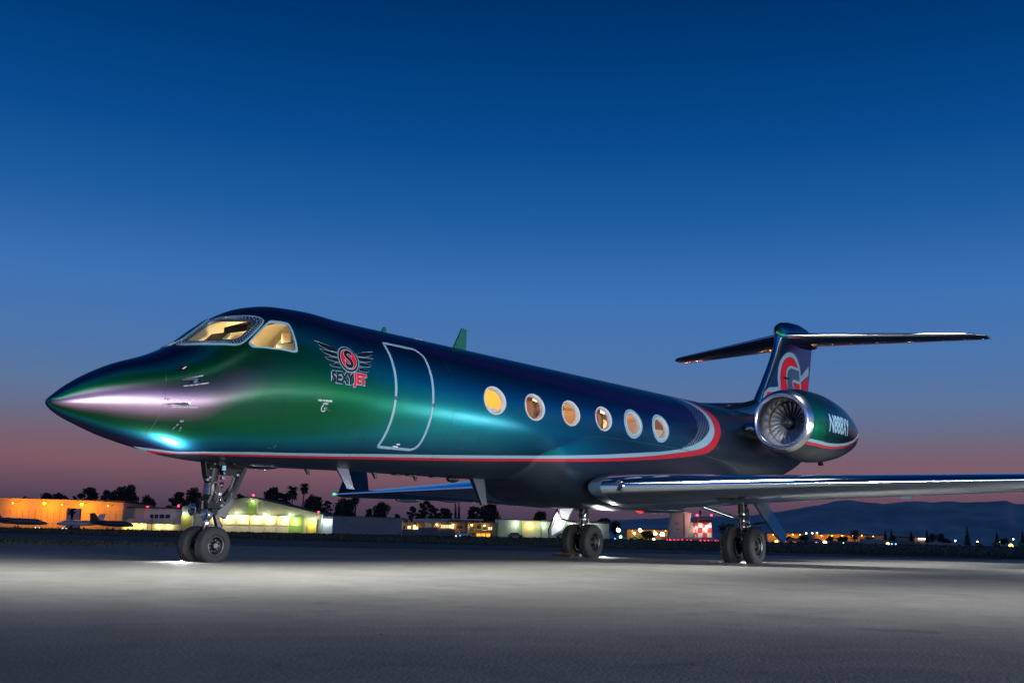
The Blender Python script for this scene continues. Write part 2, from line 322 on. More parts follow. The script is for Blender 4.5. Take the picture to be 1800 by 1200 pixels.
# grass blades along the verge and on the island
def blades(name, n, uD, h):
    q = np.array([uD() for _ in range(n)]); z = tz(q[:, 0], q[:, 1]); V = []; F = []
    for (u, D), zz in zip(q, z):
        x, y = wxy(u, D); a = random.random()*6.28; hh = h*(.4+random.random()); w = .03*(D/30); dx, dy = math.cos(a)*w, math.sin(a)*w; lx, ly = random.gauss(0, .3)*hh, random.gauss(0, .3)*hh; o = len(V)
        V += [(x-dx, y-dy, zz), (x+dx, y+dy, zz), (x+lx, y+ly, zz+hh)]; F.append((o, o+1, o+2))
    tag(MB().add(V, F).build(name, 'blade', fix=False), kind='stuff')
def isl():
    s, t_ = random.random(), random.random(); a, b, c, d = [np.array(k, float) for k in [(-30, 23), (-9.5, 25.5), (-7.5, 33), (-34, 40)]]; return (a*(1-s)+b*s)*(1-t_)+(d*(1-s)+c*s)*t_
blades('grass_blades', 9000, isl, .09)
def ver():
    D = 74+random.random()**2*150; return np.array([(random.random()-.5)*1.15*D, D])
blades('verge_grass_blades', 16000, ver, .22)

# ================================================================== THE JET
XM, ATT = 16.3175, .0195721
class JB(MB):
    """shapes in jet coordinates (x aft of the nose tip, y starboard, z up); set on its wheels, tail a little high"""
    def build(s, name, m, parent=None, **k):
        s.v = [(x-XM, y, z+ATT*(x-XM)) for x, y, z in s.v]; return MB.build(s, name, m, parent, **k)
jet = empty('business_jet', (XM, 0, 0), 0, 'large dark green and purple colour-shift private jet parked on the lit apron', 'jet')
S_ = [0, .08, .25, .5, .9, 1.4, 1.9, 2.4, 2.9, 3.4, 4.0, 4.7, 5.4, 17, 19.5, 22, 24.3, 25.8, 27.0, 27.9]
ZT = [2.32, 2.405, 2.545, 2.71, 2.912, 3.097, 3.35, 3.73, 3.988, 4.093, 4.12, 4.09, 4.085, 4.085, 4.09, 4.09, 4.06, 4.02, 3.95, 3.8]
ZB = [2.32, 2.225, 2.137, 2.05, 1.928, 1.822, 1.735, 1.694, 1.682, 1.678, 1.68, 1.688, 1.695, 1.695, 1.76, 2.02, 2.47, 2.90, 3.22, 3.5]
WW = [0, .14, .27, .42, .60, .78, .91, 1.0, 1.07, 1.12, 1.165, 1.19, 1.195, 1.195, 1.12, .95, .70, .48, .30, .12]
TT = np.sqrt(S_)
def sec(x):
    t = np.sqrt(np.clip(x, 0, 27.9)); return pchip(TT, ZT, t), pchip(TT, ZB, t), pchip(TT, WW, t)
def sp(x, phi):
    x = np.asarray(x, float); phi = np.asarray(phi, float); a, b, w = sec(x)
    return np.stack(np.broadcast_arrays(x, -w*np.sin(phi), (a+b)/2+(a-b)/2*np.cos(phi)), -1)
def spn(x, phi):
    x = np.maximum(np.asarray(x, float), .004); e = np.minimum(.01, x*.4); ex = np.stack([e]*3, -1)
    dx = sp(x+e, phi)-sp(x-e, phi); dp = sp(x, phi+.004)-sp(x, phi-.004); n = np.cross(dp, dx); n /= np.linalg.norm(n, axis=-1, keepdims=True)+1e-12
    c = sp(x, phi); a, b, w = sec(x); rad_ = np.stack([0*x, c[..., 1], c[..., 2]-(a+b)/2], -1); s = np.sign((n*rad_).sum(-1, keepdims=True)); s[s == 0] = 1
    return n*s
def so(x, phi, off=0.0): return sp(x, phi)+spn(x, phi)*off
def sdist(q, poly):
    """signed distance, + inside; q (n,2), poly list"""
    p = np.array(poly, float); a = p; b = np.roll(p, -1, 0); d = np.full(len(q), 1e9); ins = np.zeros(len(q), bool)
    for A, B in zip(a, b):
        e = B-A; t = np.clip(((q-A)@e)/max(e@e, 1e-12), 0, 1); d = np.minimum(d, np.hypot(*(q-A-t[:, None]*e).T))
        c = ((A[1] > q[:, 1]) != (B[1] > q[:, 1])); xi = (B[0]-A[0])*(q[:, 1]-A[1])/(B[1]-A[1]+1e-15)+A[0]; ins ^= c & (q[:, 0] < xi)
    return np.where(ins, d, -d)
RR = 1.195
def smooth_curve(pts, n=140):
    p = np.array(pts, float); s = np.concatenate([[0], np.cumsum(np.hypot(*np.diff(p, axis=0).T))]); t = np.linspace(0, s[-1], n)
    return np.stack([pchip(s, p[:, 0], t), pchip(s, p[:, 1], t)], 1)
cA = smooth_curve([(1.28, 3.16), (1.46, 2.98), (1.71, 2.85), (2.153, 2.668), (2.746, 2.613), (3.431, 2.579), (5.107, 2.483), (7.141, 2.362), (8.929, 2.257), (11.024, 2.129), (12.842, 1.992), (14.954, 1.809), (15.975, 1.629), (16.6, 1.397), (16.86, 1.19), (16.90, .976), (16.64, .681), (16.28, .442), (16.06, .2), (16.0, -.02)])
cB = smooth_curve([(1.5, 3.16), (1.6, 3.0), (1.78, 2.91), (2.19, 2.72), (2.794, 2.673), (3.481, 2.633), (5.17, 2.541), (7.211, 2.422), (9.489, 2.287), (11.097, 2.194), (12.914, 2.067), (14.992, 1.87), (16.255, 1.709), (16.873, 1.481), (17.1, 1.228), (17.14, .977), (16.96, .70), (16.62, .43), (16.4, .2), (16.32, -.02)])
cC = smooth_curve([(1.62, 3.16), (1.722, 3.04), (1.956, 2.84), (2.221, 2.763), (2.837, 2.724), (3.526, 2.681), (5.234, 2.597), (7.274, 2.475), (9.558, 2.343), (11.172, 2.256), (13.648, 2.084), (15.837, 1.892), (16.643, 1.786), (17.137, 1.564), (17.46, 1.275), (17.54, 1.085), (17.46, .90), (17.2, .70), (16.8, .49), (16.5, .2), (16.32, -.02)])
cL = smooth_curve([(14.6, 3.2), (14.7, 2.1), (15.112, 1.801), (15.715, 1.581), (16.112, 1.298), (16.186, 1.082), (16.07, .803), (15.817, .531), (15.5, .2), (15.4, -.02)])
def band_poly(c): return [(x, f*RR) for x, f in c]+[(-2, -.03), (-2, 3.9)]
PA, PB, PC, PL = map(band_poly, (cA, cB, cC, cL))
def chaikin(p, n=2):
    p = np.array(p, float)
    for _ in range(n):
        q = np.roll(p, -1, 0); p = np.stack([p*.8+q*.2, p*.2+q*.8], 1).reshape(-1, 2)
    return p
def dens0(c):
    c = np.array(c); out = []
    for a, b in zip(c, np.roll(c, -1, 0)): out += [a+(b-a)*t for t in (.08, .92)]
    return out
WIN_X = [7.79+1.268*i for i in range(6)]; WPHI = math.acos((3.04-2.89)/RR)
def ell(i, a, b, n=48): return np.array([(WIN_X[i]+a*math.cos(t), WPHI-b/RR*math.sin(t)) for t in np.linspace(0, 2*PI, n, endpoint=False)])
ws_out = chaikin([(1.765, .03), (1.80, .308), (2.043, .65), (2.294, .922), (2.5, .852), (2.83, .68), (2.80, .56), (2.536, .30), (2.43, .03)])
ws_in = chaikin([(1.875, .09), (1.91, .308), (2.063, .56), (2.294, .806), (2.484, .735), (2.71, .63), (2.468, .40), (2.36, .09)], 2)
sw_out = chaikin(dens0([(2.425, .93), (2.925, .665), (3.21, .755), (3.17, 1.235), (2.763, 1.145), (2.46, 1.03)]), 1)
cen = sw_out.mean(0); sw_in = cen+(sw_out-cen)*.90
holes = [[ell(i, .298, .232)] for i in range(6)]+[[ws_in, sw_in]]

xs = np.concatenate([[.0008, .004, .012, .025, .045], np.arange(.07, 5.6, .05), np.arange(5.6, 14, .075), np.arange(14, 18, .05), np.arange(18, 27.9, .15), [27.9]])
nph = 144; phs = np.linspace(-PI, PI, nph+1)[:-1]
NX = len(xs); prm = [(x, p_) for x in xs for p_ in phs]
faces = []; used = np.zeros((NX, nph), bool); extra = []
for hs in holes:
    h = np.vstack(hs); i0 = max(np.searchsorted(xs, h[:, 0].min())-3, 0); i1 = np.searchsorted(xs, h[:, 0].max())+2
    j0 = np.searchsorted(phs, h[:, 1].min())-3; j1 = np.searchsorted(phs, h[:, 1].max())+2
    ids = [(i, j) for i in range(i0, i1+1) for j in range(j0, j1+1)]
    q = np.array([(xs[i], phs[j]*RR) for i, j in ids]); hps = [np.stack([g_[:, 0], g_[:, 1]*RR], 1) for g_ in hs]; d = np.max([sdist(q, g_) for g_ in hps], 0)
    keep = [(k, ij) for k, ij in enumerate(ids) if d[k] < -.012 or ij[0] in (i0, i1) or ij[1] in (j0, j1)]
    pts = [Vector(q[k]) for k, _ in keep]; gid = [i*nph+j for _, (i, j) in keep]; nk = len(pts); edges = []
    for g_ in hps:
        b0 = len(pts); pts += [Vector(p_) for p_ in g_]; edges += [(b0+a, b0+(a+1) % len(g_)) for a in range(len(g_))]
    vo, eo, fo, ov, oe, of = delaunay_2d_cdt(pts, edges, [], 0, 1e-7)
    mp = {}
    for vi, orig in enumerate(ov):
        if orig and orig[0] < nk: mp[vi] = gid[orig[0]]
        else: mp[vi] = len(prm); prm.append((vo[vi][0], vo[vi][1]/RR))
    cen_ = np.array([np.mean([vo[v] for v in f], 0) for f in fo]); dd = np.max([sdist(cen_, g_) for g_ in hps], 0)
    faces += [tuple(mp[v] for v in f) for f, s in zip(fo, dd) if s < 0]
    used[i0:i1, j0:j1] = True
for i in range(NX-1):
    for j in range(nph):
        if not used[i, j]: faces.append((i*nph+j, i*nph+(j+1) % nph, (i+1)*nph+(j+1) % nph, (i+1)*nph+j))
prm = np.array(prm); pos = sp(prm[:, 0], prm[:, 1]); nor = spn(prm[:, 0], prm[:, 1])
tipi = len(prm); pos = np.vstack([pos, [(0, 0, 2.32)]]); nor = np.vstack([nor, [(-1, 0, 0)]]); prm = np.vstack([prm, [(0, 0)]])
faces += [(tipi, (j+1) % nph, j) for j in range(nph)]
o_ = (NX-1)*nph; faces.append(tuple(o_+j for j in range(nph)))
def surfmesh(name, pos, nor, faces, m, parent, attrs=None):
    me = bpy.data.meshes.new(name); v = pos.copy(); v[:, 2] += ATT*(v[:, 0]-XM); v[:, 0] -= XM
    me.from_pydata(v.tolist(), [], faces); me.validate()
    me.polygons.foreach_set('use_smooth', [True]*len(me.polygons))
    if attrs:
        for k, a in attrs.items(): me.attributes.new(k, 'FLOAT', 'POINT').data.foreach_set('value', a.astype(np.float32))
    # orient faces with the analytic normals
    bm = bmesh.new(); bm.from_mesh(me); bm.verts.ensure_lookup_table(); fl = []
    for f in bm.faces:
        n = nor[[v_.index for v_ in f.verts]].sum(0)
        if f.normal.x*n[0]+f.normal.y*n[1]+f.normal.z*n[2] < 0: fl.append(f)
    bmesh.ops.reverse_faces(bm, faces=fl); bm.to_mesh(me); bm.free()
    me.normals_split_custom_set_from_vertices(nor.tolist())
    me.materials.append(MT[m]); o = bpy.data.objects.new(name, me); COL.objects.link(o); o.parent = parent; return o
qq = np.stack([prm[:, 0], np.abs(prm[:, 1])*RR], 1)
fus = surfmesh('fuselage', pos, nor, faces, 'livery', jet, dict(dA=sdist(qq, PA), dB=sdist(qq, PB), dC=sdist(qq, PC), dL=-sdist(qq, PL)))

# ---- things laid on the fuselage skin
def ribbon(name, c, w, m, parent, off=.006, closed=True):
    """flat band of width w along a curve of (x, phi)"""
    c = np.array(c, float); q = np.stack([c[:, 0], c[:, 1]*RR], 1)
    d = (np.roll(q, -1, 0)-np.roll(q, 1, 0)) if closed else np.gradient(q, axis=0); d /= np.linalg.norm(d, axis=1, keepdims=True)+1e-12
    n = np.stack([-d[:, 1], d[:, 0]], 1)*w/2; rows = []
    for s, o in ((-1.0, 0), (-.92, off), (.92, off), (1.0, 0)):
        p_ = q+n*s; rows.append(so(p_[:, 0], p_[:, 1]/RR, o))
    k = len(c); V = np.vstack(rows); R_ = range(k if closed else k-1)
    return JB().add(V, [(r*k+i, r*k+(i+1) % k, (r+1)*k+(i+1) % k, (r+1)*k+i) for r in range(3) for i in R_]).build(name, m, parent, smooth=40)
def byang(poly, n):
    c = poly.mean(0); q = (poly-c)*[1, RR]; a = np.unwrap(np.arctan2(q[:, 1], q[:, 0])); s = 1 if a[-1] > a[0] else -1
    a = a*s; ext = np.concatenate([a-2*PI, a, a+2*PI]); P3 = np.vstack([poly]*3); t = np.linspace(0, 2*PI, n, endpoint=False)+a[0]
    return np.stack([np.interp(t, ext, P3[:, 0]), np.interp(t, ext, P3[:, 1])], 1)
def ringband(name, outer, inner, m, parent, off=.008, n=72):
    a, b = byang(np.array(outer), n), byang(np.array(inner), n); a2 = a*.94+b*.06; b2 = a*.06+b*.94
    V = np.vstack([so(p_[:, 0], p_[:, 1], o) for p_, o in ((a, 0), (a2, off), (b2, off), (b, -.02))])
    return JB().add(V, [(r*n+i, r*n+(i+1) % n, (r+1)*n+(i+1) % n, (r+1)*n+i) for r in range(3) for i in range(n)]).build(name, m, parent, smooth=40)
def rrect(x0, x1, p0, p1, rx, n=10):
    out = []
    for cx, cp, a0 in ((x1, p1, 0), (x0, p1, 90), (x0, p0, 180), (x1, p0, 270)):
        r_ = rx[(a0//90)]; sx_ = 1 if cx == x1 else -1; sp_ = 1 if cp == p1 else -1
        for k in range(n):
            a = math.radians(a0+90*k/(n-1)); out.append((cx-sx_*r_+r_*math.cos(a), cp-sp_*r_/RR+r_/RR*math.sin(a)))
    return np.array(out)
def dens(c, step=.03):
    c = np.array(c); out = []
    for a, b in zip(c, np.roll(c, -1, 0)):
        k = max(1, int(np.hypot((b-a)[0], (b-a)[1]*RR)/step)); out += [a+(b-a)*i/k for i in range(k)]
    return np.array(out)
door_c = dens(rrect(5.14, 6.06, .80, 2.345, (.16, .05, .05, .22)))
door = ribbon('entry_door', door_c, .012, 'black', jet, off=.002); door['label'] = 'curved entry door outlined by a pale blue band'
ribbon('door_outline', door_c, .052, 'lblue', door, off=.004)
for ph, xx in ((1.64, 5.13), (1.66, 6.07)):
    p_ = so(np.array([xx]), np.array([ph]), .01)[0]; JB().box(p_[0]-.03, p_[0]+.03, p_[1]-.02, p_[1]+.02, p_[2]-.03, p_[2]+.03).build('hinge', 'chrome', door, bevel=.006)
for k, (xx, ph, sz) in enumerate(((5.55, 2.27, .04), (5.52, 2.31, .055))):
    p_ = so(np.array([xx]), np.array([ph]), .006)[0]; JB().box(p_[0]-sz, p_[0]+sz, p_[1]-.012, p_[1]+.012, p_[2]-.010, p_[2]+.010).build('door_handle', 'white', door)
# cabin windows
def window(i):
    e_o, e_m, e_i = ell(i, .352, .276), ell(i, .335, .262), ell(i, .298, .232); n = 48
    w = None
    rows = [(ell(i, .332, .260), .0), (ell(i, .328, .257), .010), (ell(i, .310, .243), .012), (ell(i, .298, .232), .004), (ell(i, .293, .228), -.03), (ell(i, .286, .222), -.055), (ell(i, .284, .220), -.075)]
    V = np.vstack([so(p_[:, 0], p_[:, 1], o) for p_, o in rows])
    w = JB().add(V, [(r*n+k, r*n+(k+1) % n, (r+1)*n+(k+1) % n, (r+1)*n+k) for r in range(len(rows)-1) for k in range(n)]).build('cabin_window', 'white', jet, smooth=50)
    p_ = ell(i, .288, .224); V = so(p_[:, 0], p_[:, 1], -.05); JB().add(V, [tuple(range(n))]).build('pane', 'glass', w)
    if i >= 4: ringband('exit_ring', ell(i, .405, .325, 60), ell(i, .332, .260, 60), 'lblue', w, off=.005)
    if i in (4, 5, 0):
        lo, hi = {0: (-1, -.62), 4: (-1, .25), 5: (-1, -.1)}[i]
        pts = [(WIN_X[i]+.27*math.sqrt(max(0, 1-t*t)) * s, WPHI-t*.21/RR) for s, tt in ((1, np.linspace(lo, hi, 9)), (-1, np.linspace(hi, lo, 9))) for t in tt]
        V = so(np.array(pts)[:, 0], np.array(pts)[:, 1], -.085); JB().add(V, [tuple(range(len(pts)))]).build('window_shade', {0: 'white', 4: 'shade_o', 5: 'shade_t'}[i], w)
    return w
for i in range(6): window(i)
# cockpit glazing
def pane(name, poly, parent, off=-.012, m='glass'):
    V = so(poly[:, 0], poly[:, 1], off); c = V.mean(0); n = len(V); return JB().add(np.vstack([V, [c]]), [(k, (k+1) % n, n) for k in range(n)]).build(name, m, parent, smooth=True)
mir = lambda p_: p_*np.array([1, -1])
MT['wsframe'] = mat('windshield_frame_blue', (.025, .07, .14), .3, .3, coat=.6)
MT['rivet'] = mat('rivet_silver', (.6, .68, .75), .3, .9)
for s, po, pi_ in ((1, ws_out, ws_in), (-1, mir(ws_out), mir(ws_in))):
    w = ringband('windshield', dens(po), dens(pi_), 'wsframe', jet, off=.012, n=120)
    ribbon('frame_trim', dens(po), .022, 'lblue', w, off=.014); pane('pane', dens(pi_), w, off=-.01 if s > 0 else .004)
    if s > 0:
        rv = JB()
        for fr, n in ((.25, 80), (.62, 70)):
            a, b = byang(dens(po), n), byang(dens(pi_), n); q = a+(b-a)*fr; c = so(q[:, 0], q[:, 1], .013); nn = spn(q[:, 0], q[:, 1])
            for p_ in c: rv.ball(p_, .0085, 6, 4)
        tag(rv.build('rivets', 'rivet', w, smooth=True), kind='stuff')
w = ringband('side_window', dens(sw_out), dens(sw_in), 'lblue', jet, off=.010, n=90); pane('pane', dens(sw_in), w, off=-.02)
w['label'] = 'cockpit side window with pale blue trim'
# seam of the radome, panel lines
ribbon('radome_seam', [(1.20+.04*math.cos(p_)+.10*max(0, math.cos(p_))**2+(.12*(p_-2.1)**2 if p_ > 2.1 else 0), p_) for p_ in np.linspace(.25, 2.9, 60)], .007, 'steel', jet, off=.0015, closed=False)
for x0, a, b in ((3.42, .2, .62), ): ribbon('panel_seam', [(x0, p_) for p_ in np.linspace(a, b, 24)], .006, 'steel', jet, off=.001, closed=False)
MT['seam'] = mat('skin_seam', (.02, .025, .03), .5)
for x0, a, b in ((4.72, .15, 2.6), (6.62, .1, 2.5), (9.28, .1, 2.2), (13.1, .1, 1.7), (15.75, .1, 1.7)): ribbon('skin_joint', [(x0, p_) for p_ in np.linspace(a, b, 50)], .005, 'seam', jet, off=.0012, closed=False)
for x0, x1, p0, p1 in ((2.55, 2.95, 1.75, 2.05), (4.3, 4.62, 2.05, 2.32), (7.0, 7.5, 1.95, 2.2), (10.9, 11.3, .55, .8)): ribbon('access_panel', dens(rrect(x0, x1, p0, p1, (.04,)*4)), .005, 'seam', jet, off=.0012)
# probes, vane, placards, latch
def surf_frame(x, ph, off=0):
    p_ = so(np.array([x]), np.array([ph]), off)[0]; n = spn(np.array([x]), np.array([ph]))[0]; return Vector(p_), Vector(n)
for x0, x1, ph in ((1.40, 1.66, 1.26), (1.25, 1.52, 1.70)):
    a, n = surf_frame(x1-.06, ph); b = a+n*.085; f, _ = surf_frame(x0, ph); tip = f+n*.1; tip.x = x0-.04
    pr = JB().tube([a-n*.01, b, b+(tip-b)*.12], [.02, .016, .015], 8).tube([b+(tip-b)*.05, b+(tip-b)*.7, tip], [.016, .014, .007], 8).build('pitot_probe', 'steel', jet, smooth=40)
    pl = dens(rrect(x1-.14, x1+.01, ph-.035, ph+.035, (.01,)*4)); V = so(pl[:, 0], pl[:, 1], .004); JB().add(V, [tuple(range(len(V)))]).build('mount_plate', 'chrome', pr)
a, n = surf_frame(1.484, .956, .002)
t_ = n.orthogonal().normalized(); bvec = n.cross(t_); cir = [a+(t_*math.cos(k)+bvec*math.sin(k))*.05 for k in np.linspace(0, 2*PI, 24, endpoint=False)]
vn = JB().add(cir+[c_*1+n*.008 for c_ in cir], [tuple(range(24, 48))]+[(k, (k+1) % 24, 24+(k+1) % 24, 24+k) for k in range(24)]).build('flow_vane', 'dsteel', jet)
JB().tube([a+n*.005, a+n*.05+Vector((.05, 0, .012))], [.014, .006], 8).build('vane_blade', 'steel', vn)

def text_mesh(body, size, offset=0.0, shear=0.0):
    cu = bpy.data.curves.new('t', 'FONT'); cu.body = body; cu.size = size; cu.offset = offset; cu.shear = shear; cu.resolution_u = 4; cu.fill_mode = 'FRONT'
    o = bpy.data.objects.new('t', cu); COL.objects.link(o); dg = bpy.context.evaluated_depsgraph_get(); me = bpy.data.meshes.new_from_object(o.evaluated_get(dg))
    bpy.data.objects.remove(o); bpy.data.curves.remove(cu); return me
def map_mesh(me, name, fn, m, parent, cut=.03):
    bm = bmesh.new(); bm.from_mesh(me); ys = [v.co.y for v in bm.verts]; y = min(ys)+cut
    while y < max(ys):
        bmesh.ops.bisect_plane(bm, geom=bm.verts[:]+bm.edges[:]+bm.faces[:], plane_co=(0, y, 0), plane_no=(0, 1, 0)); y += cut
    q = np.array([v.co[:2] for v in bm.verts]); bm.verts.ensure_lookup_table(); bm.verts.index_update(); fs = [tuple(v.index for v in f.verts) for f in bm.faces]; bm.free(); bpy.data.meshes.remove(me)
    return JB().add(fn(q), fs).build(name, m, parent, fix=False)
def width(me): q = [v.co.x for v in me.vertices]; return min(q), max(q)
def poly_me(poly):
    me = bpy.data.meshes.new('p'); me.from_pydata([(x, y, 0) for x, y in poly], [], [tuple(range(len(poly)))]); bm = bmesh.new(); bm.from_mesh(me); bmesh.ops.triangulate(bm, faces=bm.faces); bm.to_mesh(me); bm.free(); return me
# company emblem: winged disc and name
EX, EP = 4.125, 1.235
def emb(off, tilt=-.02):
    return lambda q: so(EX+q[:, 0]*.94, EP-(q[:, 1]*.94)/RR, off)
def circ(r, n=40): return [(r*math.cos(t), r*math.sin(t)) for t in np.linspace(0, 2*PI, n, endpoint=False)]
e0 = map_mesh(poly_me(circ(.225)), 'emblem', emb(.004), 'lblue', jet); e0['label'] = 'winged disc emblem with the lettering below it'
map_mesh(poly_me(circ(.212)), 'disc_ring', emb(.006), 'black', e0); map_mesh(poly_me(circ(.178)), 'disc_trim', emb(.008), 'lblue', e0); map_mesh(poly_me(circ(.168)), 'disc_field', emb(.010), 'red', e0)
def centred(body, size, offset, dx, dy, off, m, parent, name='letter', sx=1.0, shear=0):
    me = text_mesh(body, size, offset, shear); q = [v.co for v in me.vertices]; x0, x1 = min(c_.x for c_ in q), max(c_.x for c_ in q); y0, y1 = min(c_.y for c_ in q), max(c_.y for c_ in q)
    for v in me.vertices: v.co.x = (v.co.x-(x0+x1)/2)*sx+dx; v.co.y = v.co.y-(y0+y1)/2+dy
    return map_mesh(me, name, emb(off), m, parent)
centred('S', .40, .020, 0, 0, .012, 'lblue', e0, sx=1.0); centred('S', .40, .011, 0, 0, .014, 'black', e0, sx=1.0)
for s in (-1, 1):
    for k in range(4):
        ln = (.44, .37, .30, .24)[k] if s < 0 else (.46, .39, .31, .24)[k]; y0 = .115-.085*k; base = .215-.012*abs(k-1.2)
        lift = (.115, .05, .0, -.03)[k]
        pl = [(s*(base+.005), y0-.035), (s*(base+.02), y0+.02), (s*(base+.09), y0+.05), (s*(base+ln*.45), y0+.045+lift*.4), (s*(base+ln), y0+.035+lift), (s*(base+ln*.80), y0-.01+lift*.55), (s*(base+ln*.4), y0-.028)]
        if s > 0: pl = pl[::-1]
        c_ = np.mean(pl, 0); map_mesh(poly_me(pl), 'feather', emb(.004+.0004*k), 'lblue', e0); map_mesh(poly_me([tuple(c_+(np.array(p_)-c_)*np.array([.955, .82])) for p_ in pl]), 'feather_fill', emb(.007+.0004*k), 'black', e0)
me1 = text_mesh('SEXY', .24, .012); w1 = width(me1); bpy.data.meshes.remove(me1)
for body, dx, m_ in (('SEXY', -.155, 'black'), ('JET', .215, 'red')):
    centred(body, .235, .022, dx, -.325, .005, 'lblue', e0, 'lettering_outline', .86); centred(body, .235, .012, dx, -.325, .008, m_, e0, 'lettering', .86)
# tiny placards
for body, x, ph, sz in (('NO HAND STEP', 1.60, 1.19, .032), ('HOT DO NOT TOUCH', 1.60, 1.345, .032), ('NO HAND STEP', 1.46, 1.63, .032), ('HOT DO NOT TOUCH', 1.47, 1.775, .032), ('PUSH TO RELEASE', 3.68, 1.80, .032), ('LATCH', 3.70, 1.835, .028)):
    me = text_mesh(body, sz, .0025); x0, x1 = width(me)
    for v in me.vertices: v.co.x -= (x0+x1)/2
    map_mesh(me, 'placard', (lambda X, Pz: (lambda q: so(X+q[:, 0], Pz-q[:, 1]/RR, .004)))(x, ph), 'white', jet)
lc = ribbon('latch', [(3.69+.045*math.cos(t), 1.885+.04*math.sin(t)) for t in np.linspace(-.3, 4.4, 24)], .014, 'white', jet, off=.003, closed=False)
a, n = surf_frame(3.69, 1.885); JB().tube([a, a+n*.02], .022, 10).tube([a+n*.02, a+n*.02+Vector((.12, 0, -.025))], [.012, .006], 6).build('latch_handle', 'chrome', lc)
for x, ph, w_, h_ in ((1.49, 2.05, .05, .02), (1.46, 2.14, .025, .025), (1.52, 2.19, .02, .02), (1.44, 2.22, .02, .035), (1.53, 2.23, .02, .035), (1.23, 1.60, .06, .02), (3.08, 2.50, .07, .006), (3.16, 2.47, .02, .03)):
    pl = dens(rrect(x-w_/2, x+w_/2, ph-h_, ph+h_, (.004,)*4)); V = so(pl[:, 0], pl[:, 1], .005); JB().add(V, [tuple(range(len(V)))]).build('service_plate', 'chrome', jet)

# ---- cabin and cockpit interior seen through the glass
def liner(name, x0, x1, p0, p1, k, m, n=24):
    X = np.linspace(x0, x1, max(3, int((x1-x0)/.25))); Pp = np.linspace(p0, p1, n); V = np.vstack([so(np.full(n, x), Pp, -k) for x in X])
    return JB().add(V, [(i*n+j, i*n+j+1, (i+1)*n+j+1, (i+1)*n+j) for i in range(len(X)-1) for j in range(n-1)]).build(name, m, jet, smooth=True)
liner('cabin_liner', 6.5, 17.0, -2.5, 1.1, .17, 'cream'); liner('sidewall', 6.5, 17, 1.72, 2.5, .17, 'cream')
JB().box(6.5, 17, -.72, .72, 2.02, 2.06).build('cabin_floor', 'wood', jet)
def disc(name, x, m, k=.17):
    Pp = np.linspace(0, 2*PI, 40, endpoint=False); return JB().add(so(np.full(40, x), Pp, -k), [tuple(range(40))]).build(name, m, jet)
for x, m_ in ((6.5, 'cream'), (9.05, 'shade_y'), (17.0, 'wood'), (4.25, 'stowage')): disc('bulkhead', x, m_)
for k, xx in enumerate((9.75, 11.05, 12.3, 13.6)):
    for yy in ((-.62, .62) if k % 2 else (.62, -.62)):
        st = JB().box(xx-.28, xx+.28, yy-.28, yy+.28, 2.1, 2.52).build('cabin_seat', 'tan', jet, bevel=.05); d_ = .26 if k % 2 else -.26
        JB().box(xx+d_-.08, xx+d_+.08, yy-.27, yy+.27, 2.5, 3.22).build('backrest', 'tan', st, bevel=.06); JB().box(xx+d_-.09, xx+d_+.09, yy-.17, yy+.17, 3.2, 3.42).build('headrest', 'tan', st, bevel=.05)
for xx in np.arange(9.6, 16.8, 1.2):
    JB().box(xx, xx+1.0, .55, .80, 3.48, 3.58).build('overhead_panel', 'wood', jet, bevel=.01); JB().lathe([(0, .001), (0, .05), (.02, .05)], 12, 'z', (xx+.5, .35, 3.80)).build('cabin_lamp', emis('cabin_lamp_glow', (1, .75, .42), 14), jet)
WARM = (1, .70, .34)
for xx, e_ in ((7.6, 120), (10.0, 75), (12.5, 75), (15.2, 85)): light('cabin_light', 'POINT', (xx-XM, .1, 3.62+ATT*(xx-XM)), e_, WARM, parent=jet, shadow_soft_size=.12)
liner('cockpit_liner', 1.95, 4.25, -2.4, -.03, .05, 'stowage'); liner('cockpit_ceiling', 2.95, 4.25, -.03, .64, .06, 'stowage'); liner('cockpit_sidewall', 3.28, 4.25, .64, 2.2, .05, 'stowage')
JB().prism([(2.0, 3.0), (2.5, 3.12), (2.55, 3.03), (2.0, 2.9)], 'y', -.5, .5).build('glare_shield', 'dkgrey', jet, bevel=.02)
JB().prism([(2.86, 3.72), (3.5, 3.95), (3.5, 3.85), (2.86, 3.62)], 'y', -.26, .26).build('overhead_switch_panel', 'dkgrey', jet, bevel=.01)
for yy in (-.5, .5):
    st = JB().box(2.95, 3.42, yy-.24, yy+.24, 2.5, 2.8).build('pilot_seat', 'dkgrey', jet, bevel=.05); JB().prism([(3.36, 2.75), (3.52, 3.5), (3.44, 3.52), (3.26, 2.78)], 'y', yy-.23, yy+.23).build('backrest', 'dkgrey', st, bevel=.03); JB().box(3.42, 3.52, yy-.13, yy+.13, 3.5, 3.68).build('headrest', 'tan', st, bevel=.04)
JB().prism([(2.62, 3.30), (2.95, 3.62), (2.93, 3.66), (2.60, 3.34)], 'y', .20, .62).build('sun_visor', 'dkgrey', jet)
JB().tube([(2.5, .3, 3.12), (2.62, .3, 3.3), (2.72, .12, 3.38), (2.8, -.1, 3.36)], .018, 6).tube([(2.5, .05, 3.12), (2.66, .02, 3.42)], .014, 6).build('window_bracing', 'dkgrey', jet, smooth=True)
light('cockpit_light', 'POINT', (3.35-XM, -.05, 3.52+ATT*(3.35-XM)), 45, (1, .78, .42), parent=jet, shadow_soft_size=.1)

